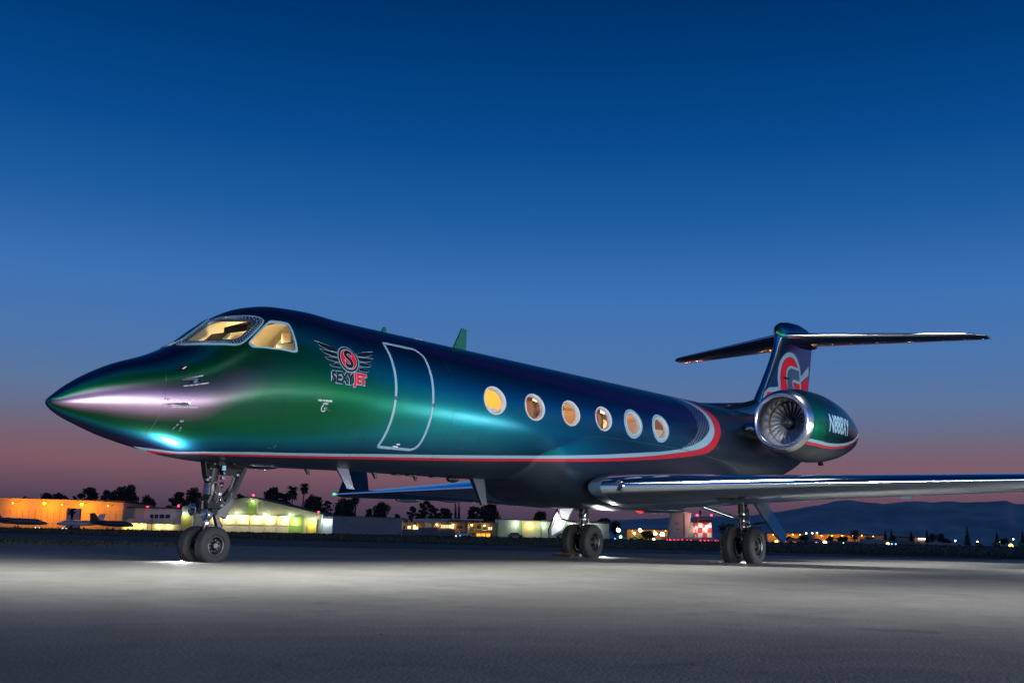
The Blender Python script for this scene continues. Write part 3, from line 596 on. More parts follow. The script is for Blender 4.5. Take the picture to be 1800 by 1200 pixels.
# ---- belly fairing
fx = np.concatenate([np.linspace(9.30, 10.4, 16), np.linspace(10.6, 18.0, 38), np.linspace(18.15, 20.2, 14)])
fu = pchip([9.3, 9.40, 9.52, 9.9, 10.4, 11.6, 15.3, 17.5, 18.8, 19.7, 20.2], [3.12, 2.62, 2.25, 2.05, 1.905, 1.76, 1.79, 1.92, 2.1, 2.45, 3.1], fx)
fz = pchip([9.3, 9.7, 10.2, 10.9, 12, 14, 16.5, 17.8, 19, 20.2], [1.69, 1.60, 1.45, 1.33, 1.235, 1.20, 1.24, 1.40, 1.58, 1.77], fx)
fw = pchip([9.3, 9.8, 10.6, 11.6, 13, 16, 17.8, 19.2, 20.2], [.15, .82, 1.12, 1.24, 1.30, 1.30, 1.14, .78, .12], fx)
nb = 41; rows = []
for x, u_, zb, w_ in zip(fx, fu, fz, fw):
    p0 = so(np.array([x]), np.array([u_]), .004)[0]; y0, z0 = p0[1], p0[2]; n0 = spn(np.array([x]), np.array([u_]))[0]; td = np.array([n0[2], -n0[1]])  # tangent downwards
    if td[1] > 0: td = -td
    L = (z0-zb); c1 = (y0+td[0]*L*.38-.0, z0+td[1]*L*.38); c2 = (-w_, zb+L*.22); c3 = (-w_*.72, zb); c4 = (0, zb)
    bz = [(y0, z0), c1, (min(c2[0], y0-.02*L), c2[1]), c3, c4]; half = []
    for t in np.linspace(0, 1, nb):
        q = [np.array(p_) for p_ in bz]
        while len(q) > 1: q = [a*(1-t)+b*t for a, b in zip(q[:-1], q[1:])]
        half.append((x, q[0][0], q[0][1]))
    rows.append(half+[(a, -b, c_) for a, b, c_ in half[-2::-1]])
k = len(rows[0]); MT['belly'] = mat('belly_paint', (.016, .026, .04), .24, .2, coat=1, noise=.1, scale=.8)
fpos = np.array([p_ for r in rows for p_ in r]); G_ = fpos.reshape(len(rows), k, 3); gx, gt = np.gradient(G_, axis=0), np.gradient(G_, axis=1); fn = np.cross(gx, gt); fn /= np.linalg.norm(fn, axis=-1, keepdims=True)+1e-9
fc = G_-np.array([0, 0, 2.6]); fc[..., 0] = 0; sg = np.sign((fn*fc).sum(-1, keepdims=True)); sg[sg == 0] = 1; fn = (fn*sg).reshape(-1, 3)
fph = np.arccos(np.clip((fpos[:, 2]-2.89)/RR, -1, 1)); fq = np.stack([fpos[:, 0], fph*RR], 1)
fair = surfmesh('belly_fairing', fpos, fn, [(i*k+j, i*k+j+1, (i+1)*k+j+1, (i+1)*k+j) for i in range(len(rows)-1) for j in range(k-1)], 'livery', jet, dict(dA=sdist(fq, PA), dB=sdist(fq, PB), dC=sdist(fq, PC), dL=-sdist(fq, PL)))
edge = np.stack([fx, fu], 1)
ribbon('fairing_seam', smooth_curve(edge[4:-8], 160), .012, 'steel', fair, off=.006, closed=False)
JB().ball((15.2, -.1, 1.21), .09, 12, 8, (1.3, .8, .6)).build('beacon', emis('beacon_red', (1, .02, .02), 2.0), fair, smooth=True)
JB().ball((15.9, -.2, 1.235), 1, 20, 10, (1.0, .55, .07)).build('belly_blister', 'belly', fair, smooth=True)

# ---- wings
def airfoil(n=26):
    """list of (chord fraction, thickness half-height) from trailing edge over the top to nose and back below"""
    xx = (1-np.cos(np.linspace(0, PI, n)))/2; yt = 5*(.2969*np.sqrt(xx)-.126*xx-.3516*xx**2+.2843*xx**3-.1036*xx**4); cam_ = .06*xx*(1-xx)*4*.35
    up = [(x, y*1.02+c_, 1) for x, y, c_ in zip(xx, yt, cam_)]; lo = [(x, -y*.98+c_, -1) for x, y, c_ in zip(xx, yt, cam_)]
    return up[::-1]+lo[1:]
AF = airfoil()
def loft_wing(secs, le_f, name, le_name, m, m_le, parent, sub=10, axis='y', le_from=0):
    """secs: (span, LE x, LE z/y, chord, t/c, incidence rad)"""
    S = np.array(secs, float); t = np.linspace(S[0, 0], S[-1, 0], sub*(len(S)-1)+1); rows = []
    for s in t:
        v = [np.interp(s, S[:, 0], S[:, c_]) if abs(S[-1, 0]) > abs(S[0, 0]) and S[-1, 0] > 0 else np.interp(-s, -S[:, 0], S[:, c_]) for c_ in range(6)]
        row = []
        for cx, th, _ in AF:
            dx = cx*v[3]; dz = th*v[4]*v[3]; ci, si = math.cos(v[5]), math.sin(v[5])
            X, Z = v[1]+dx*ci+dz*si, dz*ci-dx*si
            row.append((X, s, v[2]+Z) if axis == 'y' else (X, v[2]+Z, s))
        rows.append(row)
    k = len(AF); le, bd = [], []
    for i in range(len(rows)-1):
        for j in range(k-1):
            cx = (AF[j][0]+AF[j+1][0])/2; (le if cx < le_f and (axis == 'z' or abs(rows[i][0][1]) > le_from) else bd).append((i*k+j, i*k+j+1, (i+1)*k+j+1, (i+1)*k+j))
    bd += [tuple(range(k)), tuple((len(rows)-1)*k+j for j in range(k))]
    V = [p_ for r in rows for p_ in r]
    def clean(fs):
        ids = sorted({v for f in fs for v in f}); mp = {v: i for i, v in enumerate(ids)}; return [V[v] for v in ids], [tuple(mp[v] for v in f) for f in fs]
    w = JB().add(*clean(bd)).build(name, m, parent, smooth=50)
    if le: JB().add(*clean(le)).build(le_name, m_le, w, smooth=50)
    return w, rows
for s, dih in ((-1, .034), (1, .007)):
    zz = lambda y: 1.63+dih*(y-1.3)
    wg, _ = loft_wing([(s*.9, 11.7, zz(.9), 5.5, .115, .035), (s*1.2, 10.95, zz(1.2), 6.25, .112, .035), (s*4.6, 13.11, zz(4.6), 4.4, .105, .03), (s*13.3, 18.68, zz(13.3), 1.75, .10, .015)], .20, 'wing', 'leading_edge', 'wing', 'chrome', jet, sub=16, le_from=1.19)
    wg['label'] = 'port wing reaching towards the viewer with polished leading edge' if s < 0 else 'starboard wing with winglet behind the fuselage'
    # winglet
    zt_ = zz(13.3); tip = [(18.75, 13.3, 1.70, .06), (19.0, 13.5, 1.5, .12), (19.45, 13.72, 1.2, .6), (20.05, 14.1, .75, 1.45)]
    rows = []
    for X, Y, ch, dz in tip: rows.append([(X+cx*ch, s*(Y-th*.09*ch*(1 if dz > .2 else 0)), zt_+dz+(th*.09*ch if dz < .2 else 0)) for cx, th, _ in AF])
    k = len(AF); JB().add([p_ for r in rows for p_ in r], [(i*k+j, i*k+j+1, (i+1)*k+j+1, (i+1)*k+j) for i in range(3) for j in range(k-1)]+[tuple(3*k+j for j in range(k))]).build('winglet', 'navy', wg, smooth=50)
    JB().ball((18.72, s*13.42, zt_+.02), .045, 8, 6, (1.6, 1, 1)).build('navigation_lamp', emis('nav_green', (.1, 1, .6), 1.2) if s > 0 else emis('nav_red', (1, .05, .03), 4), wg)
    for yy in (3.4, 5.6, 8.0, 10.4):   # flap track fairings
        xx = float(np.interp(yy, [.9, 4.6, 13.3], [17.1, 17.4, 20.3])); JB().ball((xx-.35, s*yy, zz(yy)-.17), 1, 12, 8, (.6, .05, .06)).build('flap_fairing', 'wing', wg, smooth=True)
    # landing lamp let into the root of the leading edge
    yy = 1.72; lx = 11.02+.633*(yy-1.3)
    lm = JB().lathe([(0, .001), (.0, .10), (.03, .115), (.05, .12)], 24, 'x', (lx-.005, s*yy, zz(yy)+.01)).build('landing_lamp', 'chrome2', wg, smooth=40)
    JB().ball((lx+.0, s*yy, zz(yy)+.01), .07, 12, 8, (.5, 1, 1)).build('bulb', 'glass', lm, smooth=True)

# ---- fin, tailplane, bullet
fin_secs = []
for z, lx, tx in ((3.95, 21.7, 26.45), (4.3, 22.15, 26.6), (4.60, 22.42, 26.72), (5.1, 22.92, 26.87), (5.6, 23.38, 27.03), (6.0, 23.72, 27.16), (6.45, 24.05, 27.3), (6.95, 24.25, 27.44)): fin_secs.append((z, lx, 0, tx-lx, .085, 0))
fin, _ = loft_wing(fin_secs, .11, 'fin', 'leading_edge', 'flip', 'chrome', jet, sub=3, axis='z')
b = []
for x, z0, z1, w_ in ((24.18, 6.86, 6.98, .03), (24.30, 6.72, 7.14, .12), (24.6, 6.66, 7.26, .2), (25.2, 6.62, 7.36, .25), (26.0, 6.6, 7.41, .26), (26.7, 6.66, 7.36, .22), (27.3, 6.74, 7.24, .15), (27.7, 6.82, 7.1, .08), (27.95, 6.9, 6.98, .02)):
    zm = (z0+z1)/2; b.append([(x, w_*math.sin(a), zm+(z1-z0)/2*math.cos(a)) for a in np.linspace(0, 2*PI, 24, endpoint=False)])
JB().add([p_ for r in b for p_ in r], [(i*24+j, i*24+(j+1) % 24, (i+1)*24+(j+1) % 24, (i+1)*24+j) for i in range(len(b)-1) for j in range(24)]).build('fin_bullet', 'flip', fin, smooth=True)
for s in (-1, 1):
    st, _ = loft_wing([(s*.12, 24.55, 6.84, 2.75, .10, 0), (s*5.1, 27.50, 6.88, 1.3, .09, 0), (s*5.4, 27.95, 6.88, .85, .07, 0)], .075, 'tailplane', 'leading_edge', 'navy', 'chrome2', jet, sub=8)
    st['label'] = 'port half of the high tailplane' if s < 0 else 'starboard half of the high tailplane'
fd = []
for x, zt_, w_ in ((18.4, 4.10, .03), (19.2, 4.17, .14), (20.5, 4.30, .2), (21.6, 4.42, .2), (22.3, 4.56, .17), (22.9, 4.75, .12), (23.4, 4.9, .06)):
    fd.append([(x, -w_*math.cos(a), 3.95+(zt_-3.95)*math.sin(a)) for a in np.linspace(0, PI, 13)])
JB().add([p_ for r in fd for p_ in r], [(i*13+j, i*13+j+1, (i+1)*13+j+1, (i+1)*13+j) for i in range(len(fd)-1) for j in range(12)]).build('dorsal_fairing', 'navy', fin, smooth=True)
def fin_y(x, z):
    S = np.array(fin_secs); lx = np.interp(z, S[:, 0], S[:, 1]); ch = np.interp(z, S[:, 0], S[:, 3]); c_ = np.clip((x-lx)/ch, .001, 1)
    return 5*(.2969*np.sqrt(c_)-.126*c_-.3516*c_**2+.2843*c_**3-.1036*c_**4)*.085*ch*.98-.06*c_*(1-c_)*4*.35*.085*ch
FE = dict(white=[(22.92, 4.86), (23.22, 5.03), (23.88, 5.11), (23.88, 5.41), (23.98, 5.7), (24.16, 5.95), (24.44, 6.16), (24.72, 6.29), (25.0, 6.35), (25.28, 6.36), (25.56, 6.3), (25.77, 6.18), (25.94, 6.02), (26.02, 5.87), (26.06, 5.7), (27.0, 6.15), (26.94, 5.83), (26.09, 5.51), (26.06, 4.5), (22.72, 4.62)],
 arch=[(24.08, 4.5), (24.08, 5.43), (24.16, 5.67), (24.32, 5.89), (24.57, 6.08), (24.85, 6.18), (25.06, 6.21), (25.34, 6.19), (25.58, 6.09), (25.77, 5.93), (25.04, 5.92), (24.83, 5.86), (24.65, 5.73), (24.59, 5.57), (24.6, 5.36), (24.72, 5.1), (24.9, 4.5)],
 core=[(25.0, 4.6), (24.72, 5.2), (24.68, 5.42), (24.71, 5.63), (24.82, 5.76), (25.07, 5.84), (25.86, 5.85), (25.94, 5.52), (25.26, 5.51), (25.14, 5.43), (25.18, 5.3), (25.35, 5.16), (25.6, 4.7)],
 heart=[(25.22, 5.42), (25.95, 5.42), (25.95, 4.7), (25.7, 4.8), (25.32, 5.26)], flag=[(26.1, 5.46), (26.90, 5.78), (26.70, 4.8), (26.1, 4.7)], wedge=[(22.62, 4.52), (23.1, 4.88), (23.9, 4.97), (23.9, 4.5)])
def findecal(name, poly, m, off, parent):
    me = poly_me(poly)
    bm = bmesh.new(); bm.from_mesh(me); 
    for k_ in np.arange(22.5, 27.2, .15): bmesh.ops.bisect_plane(bm, geom=bm.verts[:]+bm.edges[:]+bm.faces[:], plane_co=(k_, 0, 0), plane_no=(1, 0, 0))
    bm.to_mesh(me); bm.free()
    return map_mesh(me, name, lambda q: np.stack([q[:, 0], -(fin_y(q[:, 0], q[:, 1])+off), q[:, 1]], 1), m, parent, cut=.12)
fe = findecal('fin_emblem', FE['white'], 'lblue', .006, jet); fe['label'] = 'red, navy and pale blue emblem painted on the fin'
for k_, m_ in (('arch', 'red'), ('core', 'navy'), ('heart', 'red'), ('flag', 'red'), ('wedge', 'red')): findecal('emblem_'+k_, FE[k_], m_, .011, fe)
JB().box(24.25, 24.55, -.30, -.2, 5.42, 5.45).build('fin_probe', 'dsteel', fin)

# ---- engines
def engine(s):
    cx, cy_, cz = 18.73, s*2.2, 3.555
    def prof(d): return pchip([.22, .5, 1.0, 1.8, 2.6, 3.4, 4.2, 4.7], [.815, .865, .925, .945, .90, .80, .64, .52], d)
    n = 72; ds = np.concatenate([np.linspace(.22, 4.7, 60)]); th = np.linspace(0, 2*PI, n, endpoint=False)
    D_, T_ = np.meshgrid(ds, th, indexing='ij'); r = prof(D_); pos = np.stack([cx+D_, cy_+r*np.sin(T_), cz+r*np.cos(T_)-.05*(D_/4.7)], -1).reshape(-1, 3)
    sl = (prof(D_+.01)-prof(D_-.01))/.02; nor = np.stack([-sl, np.sin(T_), np.cos(T_)], -1).reshape(-1, 3); nor /= np.linalg.norm(nor, axis=1, keepdims=True)
    fs = [(i*n+j, i*n+(j+1) % n, (i+1)*n+(j+1) % n, (i+1)*n+j) for i in range(len(ds)-1) for j in range(n)]
    zl = pos[:, 2]-cz; dd = pos[:, 0]-cx; zs = -.58+.30*np.clip((dd-1.2)/2.6, 0, 2)**2+.05*np.clip(1.2-dd, 0, 2)
    nac = surfmesh('engine_nacelle', pos, nor, fs, 'livery2', jet, dict(dA=zl-zs-.07, dB=zl-zs, dC=zl-zs+.065))
    nac['label'] = 'port engine nacelle with polished intake ring and registration' if s < 0 else 'starboard engine nacelle behind the tail'
    JB().lathe([(.24, .818), (.14, .792), (.06, .76), (.015, .725), (0, .69), (.015, .655), (.06, .625), (.15, .60), (.30, .58)], 72, 'x', (cx, cy_, cz)).build('intake_lip', 'lip', nac, smooth=True)
    JB().lathe([(.30, .58), (.42, .57), (.52, .562), (.58, .56)], 72, 'x', (cx, cy_, cz)).build('intake_duct', 'lip', nac, smooth=True)
    JB().lathe([(.575, .572), (.60, .548), (.64, .548)], 72, 'x', (cx, cy_, cz)).build('fan_seal', 'brass', nac, smooth=True)
    JB().lathe([(.63, .556), (1.1, .55), (1.1, .02)], 48, 'x', (cx, cy_, cz)).build('fan_case', 'spin', nac, smooth=30)
    JB().lathe([(.50, .003), (.51, .05), (.55, .10), (.62, .145), (.70, .175), (.80, .195)], 36, 'x', (cx, cy_, cz)).build('spinner', 'spin', nac, smooth=True)
    JB().lathe([(.695, .176), (.70, .19), (.80, .20)], 36, 'x', (cx, cy_, cz)).build('spinner_ring', 'steel', nac, smooth=True)
    # one blade, copied round the hub
    V = []; nr = 9
    for i in range(nr):
        t = i/(nr-1); r_ = .185+t*(.545-.185); tw = math.radians(28+34*t); ch = .11+.06*t; sw = .10*t*t
        for e, q in ((0, -.5), (.006, -.2), (.008, .2), (0, .5)):
            a = q*ch; X, Y = a*math.cos(tw)-e*math.sin(tw), a*math.sin(tw)+e*math.cos(tw)
            V.append((.72+X, Y+sw*.6, r_))
    bl = MB().add([(x, y, z) for x, y, z in V], [(i*4+j, i*4+j+1, (i+1)*4+j+1, (i+1)*4+j) for i in range(nr-1) for j in range(3)]).build('fan_blade', 'titan', nac, smooth=True)
    base = Matrix.Translation((cx-XM, cy_, cz+ATT*(cx-XM)))
    for k_ in range(24):
        o = bl if k_ == 0 else bl.copy()
        if k_: COL.objects.link(o)
        o.parent = nac; o.matrix_local = base @ Matrix.Rotation(2*PI*k_/24+.05, 4, 'X')
    JB().lathe([(4.7, .52), (4.4, .47), (3.8, .44), (3.8, .02)], 48, 'x', (cx, cy_, cz-.05)).build('exhaust_nozzle', 'dsteel', nac, smooth=30)
    # pylon
    yi, yo = s*.85, s*1.5
    rows = []
    for Y, lx, L in ((yi, 19.15, 4.0), ((yi+yo)/2, 19.35, 3.7), (yo, 19.55, 3.4)): rows.append([(lx+cx_*L, Y, 3.45+th*.10*L) for cx_, th, _ in AF])
    k2 = len(AF); f_all = [(i*k2+j, i*k2+j+1, (i+1)*k2+j+1, (i+1)*k2+j) for i in range(2) for j in range(k2-1)]
    JB().add([p_ for r in rows for p_ in r], f_all).build('pylon', 'navy', nac, smooth=50)
    JB().tube([(19.20, s*1.05, 3.45), (19.50, s*1.46, 3.45)], .075, 12).build('pylon_edge', 'chrome', nac, smooth=True)
    JB().box(21.6, 21.75, cy_-.05, cy_+.05, cz-1.0, cz-.9).build('drain_mast', 'dsteel', nac)
    if s < 0:
        me = text_mesh('N888XY', .62, .016); x0, x1 = width(me)
        def f(q):
            d = 1.05+(q[:, 0]-x0)/(x1-x0)*1.65; ang_ = PI/2-.02-(q[:, 1]-.22)/.92; r_ = prof(d)+.006
            return np.stack([cx+d, cy_-r_*np.sin(ang_), cz+r_*np.cos(ang_)-.05*d/4.7], 1)
        map_mesh(me, 'registration', f, 'lblue', nac)
    return nac
engine(-1); engine(1)

# ---- antennas and masts
def blade(name, x0, x1, xt0, xt1, z0, z1, y=0, m='flip', th=.025, yt=None):
    yt = y if yt is None else yt
    V = [(x0, y-th, z0), (x1, y-th*.3, z0), (x1, y+th*.3, z0), (x0, y+th, z0), (xt0, yt-th*.5, z1), (xt1, yt-th*.2, z1), (xt1, yt+th*.2, z1), (xt0, yt+th*.5, z1)]
    return JB().add(V, [(0, 1, 2, 3), (7, 6, 5, 4), (0, 4, 5, 1), (1, 5, 6, 2), (2, 6, 7, 3), (3, 7, 4, 0)]).build(name, m, jet, bevel=.006)
MT['antgreen'] = mat('green_antenna', (.01, .13, .08), .35, coat=.5)
blade('blade_antenna', 8.0, 8.42, 8.26, 8.42, 4.06, 4.53, m='antgreen'); blade('blade_antenna', 6.0, 6.16, 6.08, 6.15, 4.06, 4.21, m='antgreen')
JB().ball((6.95, 0, 4.08), 1, 16, 8, (.32, .12, .05)).build('satellite_fairing', 'white', jet, smooth=True)
JB().ball((4.55, 0, 4.10), 1, 16, 8, (.2, .1, .03)).build('antenna_plate', 'flip', jet, smooth=True)
blade('belly_antenna', 4.88, 5.16, 5.16, 5.33, 1.74, 1.40, y=-.22, m='chrome', th=.02)
blade('belly_antenna', 8.55, 8.98, 8.92, 9.10, 1.74, 1.22, y=-.10, m='navy', th=.05)
for x in (4.4, 5.95, 7.0): blade('drain_mast', x, x+.14, x+.09, x+.14, 1.72, 1.60, m='dsteel')
JB().ball((7.9, -.2, 1.66), 1, 12, 8, (.16, .08, .06)).build('strobe_fairing', 'dsteel', jet, smooth=True); JB().ball((3.5, 0, 1.68), 1, 16, 8, (.34, .2, .045)).build('antenna_blister', 'navy', jet, smooth=True)
for x in (6.4, 6.75, 7.4): JB().box(x, x+.2, -.15, -.05, 1.675, 1.69).build('drain_plate', 'dsteel', jet)

# ---- landing gear
def wheel(parent, x, y, z, R, W, rim_r, s):
    h = W/2; c = [(-h*.72, rim_r), (-h*.95, rim_r+.02), (-h, R*.74), (-h*.93, R*.88), (-h*.72, R*.965), (-h*.45, R*.995)]
    for g in (-.34, -.12, .12, .34): c += [(h*(g-.045), R), (h*(g-.03), R*.982), (h*(g+.03), R*.982), (h*(g+.045), R)]
    c += [(-a, r) for a, r in c[:6][::-1]]
    ty = JB().lathe(c, 56, 'y', (x, y, z)).build('tyre', 'tyre', parent, smooth=35)
    for q in (-1, 1):
        JB().lathe([(q*h*.74, rim_r+.006), (q*h*.80, rim_r*.96), (q*h*.55, rim_r*.90), (q*h*.35, rim_r*.72), (q*h*.32, rim_r*.50), (q*h*.55, rim_r*.42), (q*h*.72, rim_r*.34), (q*h*.76, rim_r*.18), (q*h*.78, .003)], 40, 'y', (x, y, z)).build('rim', 'dsteel', parent, smooth=40)
        bb = JB()
        for k_ in range(9):
            a = 2*PI*k_/9; bb.tube([(x+rim_r*.58*math.cos(a), y+q*h*.3, z+rim_r*.58*math.sin(a)), (x+rim_r*.58*math.cos(a), y+q*h*.45, z+rim_r*.58*math.sin(a))], rim_r*.07, 6)
        tag(bb.build('wheel_bolts', 'steel', parent, smooth=30), kind='stuff')
        JB().lathe([(q*h*.8, rim_r*.99), (q*h*.815, rim_r*.95), (q*h*.79, rim_r*.92)], 40, 'y', (x, y, z)).build('rim_edge', 'steel', parent, smooth=True)
    return ty
gz = lambda x: -ATT*(x-XM)     # ground height in jet coordinates
NGX = 2.60; g0 = gz(NGX); R1 = .267; ax = g0+R1-.004
ng = JB().tube([(2.66, 0, 1.74), (2.63, 0, 1.42), (2.60, 0, 1.12)], [.10, .085, .08], 16).tube([(2.66, -.17, 1.68), (2.66, .17, 1.68)], .06, 12).build('nose_gear', 'dsteel', jet, smooth=40)
JB().tube([(2.605, 0, 1.15), (2.585, 0, ax)], .042, 16).build('oleo_piston', 'chrome2', ng, smooth=True)
JB().tube([(2.615, 0, 1.40), (2.61, 0, 1.24)], .088, 16).build('strut_collar', 'steel', ng, smooth=40)
JB().tube([(2.585, -.26, ax), (2.585, .26, ax)], .035, 12).tube([(2.585, 0, ax+.09), (2.585, 0, ax-.05)], .06, 12).build('axle', 'steel', ng, smooth=40)
for yy in (-.185, .185): wheel(ng, 2.585, yy, ax, R1, .185, .135, 1)
JB().prism([(2.44, 1.74), (2.74, 1.74), (2.70, 1.45), (2.65, 1.40), (2.55, 1.40), (2.50, 1.5)], 'y', -.05, .05).build('trunnion', 'dsteel', ng, bevel=.01)
JB().tube([(2.50, -.08, 1.64), (3.15, -.08, 1.66)], .035, 8).tube([(2.8, -.08, 1.60), (3.05, -.08, 1.60)], .055, 10).box(2.74, 2.98, -.13, -.03, 1.52, 1.62).build('retract_actuator', 'dsteel', ng, smooth=40)
JB().tube([(3.16, -.06, 1.66), (2.98, -.06, 1.36), (2.70, -.03, 1.06)], [.04, .045, .035], 10).build('drag_brace', 'dsteel', ng, smooth=40)
JB().prism([(3.34, 1.72), (2.96, .90), (2.76, .95), (2.80, 1.02), (2.92, 1.1), (3.04, 1.44), (3.10, 1.72)], 'y', .02, .06).build('gear_door', 'navy', ng, bevel=.008)
for a, b_, m_, r_ in (((3.08, -.05, 1.62), (2.93, -.05, 1.34), 'steel', .014), ((3.05, -.08, 1.62), (2.9, -.08, 1.36), 'chrome', .010)): JB().tube([a, b_], r_, 8).build('hydraulic_pipe', m_, ng, smooth=True)
for pts in ([(2.60, -.09, 1.42), (2.66, -.11, 1.40), (2.70, -.11, 1.30), (2.76, -.1, 1.16), (2.84, -.09, 1.12), (2.93, -.08, 1.20), (2.95, -.07, 1.34), (3.0, -.06, 1.48)], [(2.59, -.10, 1.41), (2.54, -.12, 1.36), (2.54, -.13, 1.24), (2.49, -.13, 1.12)], [(2.62, -.1, 1.28), (2.68, -.12, 1.2), (2.64, -.12, 1.12)], [(2.86, -.08, 1.55), (2.94, -.1, 1.48), (2.92, -.1, 1.38), (2.88, -.09, 1.30)]):
    JB().tube([tuple(p_) for p_ in np.stack([pchip(range(len(pts)), [q[i] for q in pts], np.linspace(0, len(pts)-1, 28)) for i in range(3)], 1)], .016, 8).build('hose', 'hose', ng, smooth=True)
JB().box(2.50, 2.74, -.13, .13, 1.04, 1.16).tube([(2.62, -.14, 1.0), (2.62, .14, 1.0)], .06, 12).tube([(2.5, 0, .98), (2.5, 0, 1.16)], .05, 10).build('steering_unit', 'dsteel', ng, bevel=.012)
JB().tube([(2.72, 0, .98), (2.86, 0, .80), (2.62, 0, ax+.06)], [.03, .028, .03], 8).build('torque_link', 'dsteel', ng, smooth=40)
JB().prism([(2.70, .98), (2.78, .98), (2.90, .66), (2.84, .64)], 'y', -.03, .03).build('torque_arm', 'navy', ng, bevel=.006)
for (lx, ly, lz) in ((2.43, .10, 1.03), (2.46, -.14, .955)):
    lm = JB().lathe([(.10, .02), (.08, .06), (.0, .085), (-.02, .088), (-.025, .08)], 24, 'x', (lx, ly, lz)).build('taxi_lamp', 'chrome2', ng, smooth=40)
    JB().ball((lx+.0, ly, lz), .075, 16, 8, (.25, 1, 1)).build('lens', 'glass', lm, smooth=True)
    JB().tube([(lx+.08, ly, lz), (2.6, ly*.3, lz+.06)], .02, 8).build('lamp_bracket', 'dsteel', lm)
rr_ = random.Random(3)
for k_ in range(22):   # fittings on the leg
    zz_ = rr_.uniform(.92, 1.7); xx_ = rr_.uniform(2.46, 2.76) if zz_ < 1.5 else rr_.uniform(2.5, 3.1); yy_ = rr_.uniform(-.13, -.08); q = rr_.uniform(.012, .03)
    JB().box(xx_-q, xx_+q, yy_-q, yy_+q, zz_-q*.8, zz_+q*.8).build('gear_fitting', rr_.choice(['dsteel', 'dsteel', 'steel', 'chrome']), ng, bevel=.004)
JB().box(2.66, 2.72, -.19, -.175, 1.58, 1.65).build('data_plate', 'lblue', ng)

for s in (-1, 1):
    GX, GY = XM, s*2.185; R2 = .445; az = R2-.012
    mg = JB().tube([(GX, GY, 1.62), (GX, GY, 1.0), (GX, GY, .72)], [.12, .105, .10], 16).tube([(GX-.18, GY, 1.46), (GX+.18, GY, 1.46)], .08, 12).build('main_gear', 'dsteel', jet, smooth=40)
    mg['label'] = 'port main landing gear' if s < 0 else 'starboard main landing gear'
    JB().tube([(GX, GY, .75), (GX, GY, az)], .065, 16).build('oleo_piston', 'chrome2', mg, smooth=True)
    JB().tube([(GX, GY-.4, az), (GX, GY+.4, az)], .06, 14).build('axle', 'steel', mg, smooth=40)
    for yy in (-.265, .265):
        wheel(mg, GX, GY+yy, az, R2, .275, .235, 1); JB().lathe([(yy*.35, .20), (yy*.35, .22), (yy*.65, .22), (yy*.65, .18)], 28, 'y', (GX, GY, az)).build('brake_pack', 'steel', mg, smooth=40)
    JB().tube([(GX, GY, 1.0), (GX-.9, GY-s*.65, 1.33)], .035, 10).build('side_brace', 'chrome', mg, smooth=40)
    JB().tube([(GX, GY-.06, 1.03), (GX-.9, GY-s*.65-.06, 1.37)], .022, 8).build('hydraulic_pipe', 'steel', mg, smooth=40)
    JB().tube([(GX+.05, GY, .74), (GX+.30, GY, .62), (GX+.06, GY, az+.05)], [.04, .035, .04], 8).build('torque_link', 'dsteel', mg, smooth=40)
    JB().tube([(GX-.10, GY, 1.4), (GX-.13, GY, .9), (GX-.10, GY-.05, .6)], .018, 8).build('hose', 'hose', mg, smooth=True)
    JB().tube([(GX+.08, GY-.1, 1.3), (GX+.14, GY-.1, .95), (GX+.05, GY-.12, .55)], .016, 8).build('hose', 'steel', mg, smooth=True)
    for zq in (.74, .86, 1.0, 1.16): JB().tube([(GX, GY, zq-.02), (GX, GY, zq+.02)], .118, 16).build('clamp_ring', 'steel', mg, smooth=40)
    for k_ in range(12):
        zz_ = rr_.uniform(.5, 1.3); xx_ = GX-rr_.uniform(.06, .15); yy_ = GY+rr_.uniform(-.12, .12); q = rr_.uniform(.014, .03); JB().box(xx_-q, xx_+q, yy_-q, yy_+q, zz_-q, zz_+q).build('gear_fitting', rr_.choice(['dsteel', 'steel', 'chrome']), mg, bevel=.004)
    y0, y1 = GY+s*.36, GY+s*.98
    dv = lambda x, t, o: (x, y0+(y1-y0)*t+s*o, 1.50-1.0*t)
    V = [dv(GX-.42, 0, 0), dv(GX+.42, 0, 0), dv(GX+.40, .82, 0), dv(GX-.02, 1.0, 0), dv(GX-.26, .8, 0)]; V2 = [(x, y+s*.035, z+.02) for x, y, z in V]
    gd = JB().add(V+V2, [(0, 1, 2, 3, 4), (9, 8, 7, 6, 5)]+[(i, (i+1) % 5, 5+(i+1) % 5, 5+i) for i in range(5)]).build('gear_door', 'navy', mg, bevel=.006)
    Vi = [(x*.88+GX*.12, y-s*.012, z) for x, y, z in V]; cz_ = [sum(q[i] for q in Vi)/5 for i in range(3)]
    JB().add([tuple(cz_[i]+(q[i]-cz_[i])*.85 for i in range(3)) for q in Vi], [(0, 1, 2, 3, 4)]).build('door_lining', 'white' if s > 0 else 'steel', gd)
    JB().tube([(GX, GY, .9), (GX+.05, y0+(y1-y0)*.5, 1.0)], .02, 8).build('door_link', 'dsteel', mg)

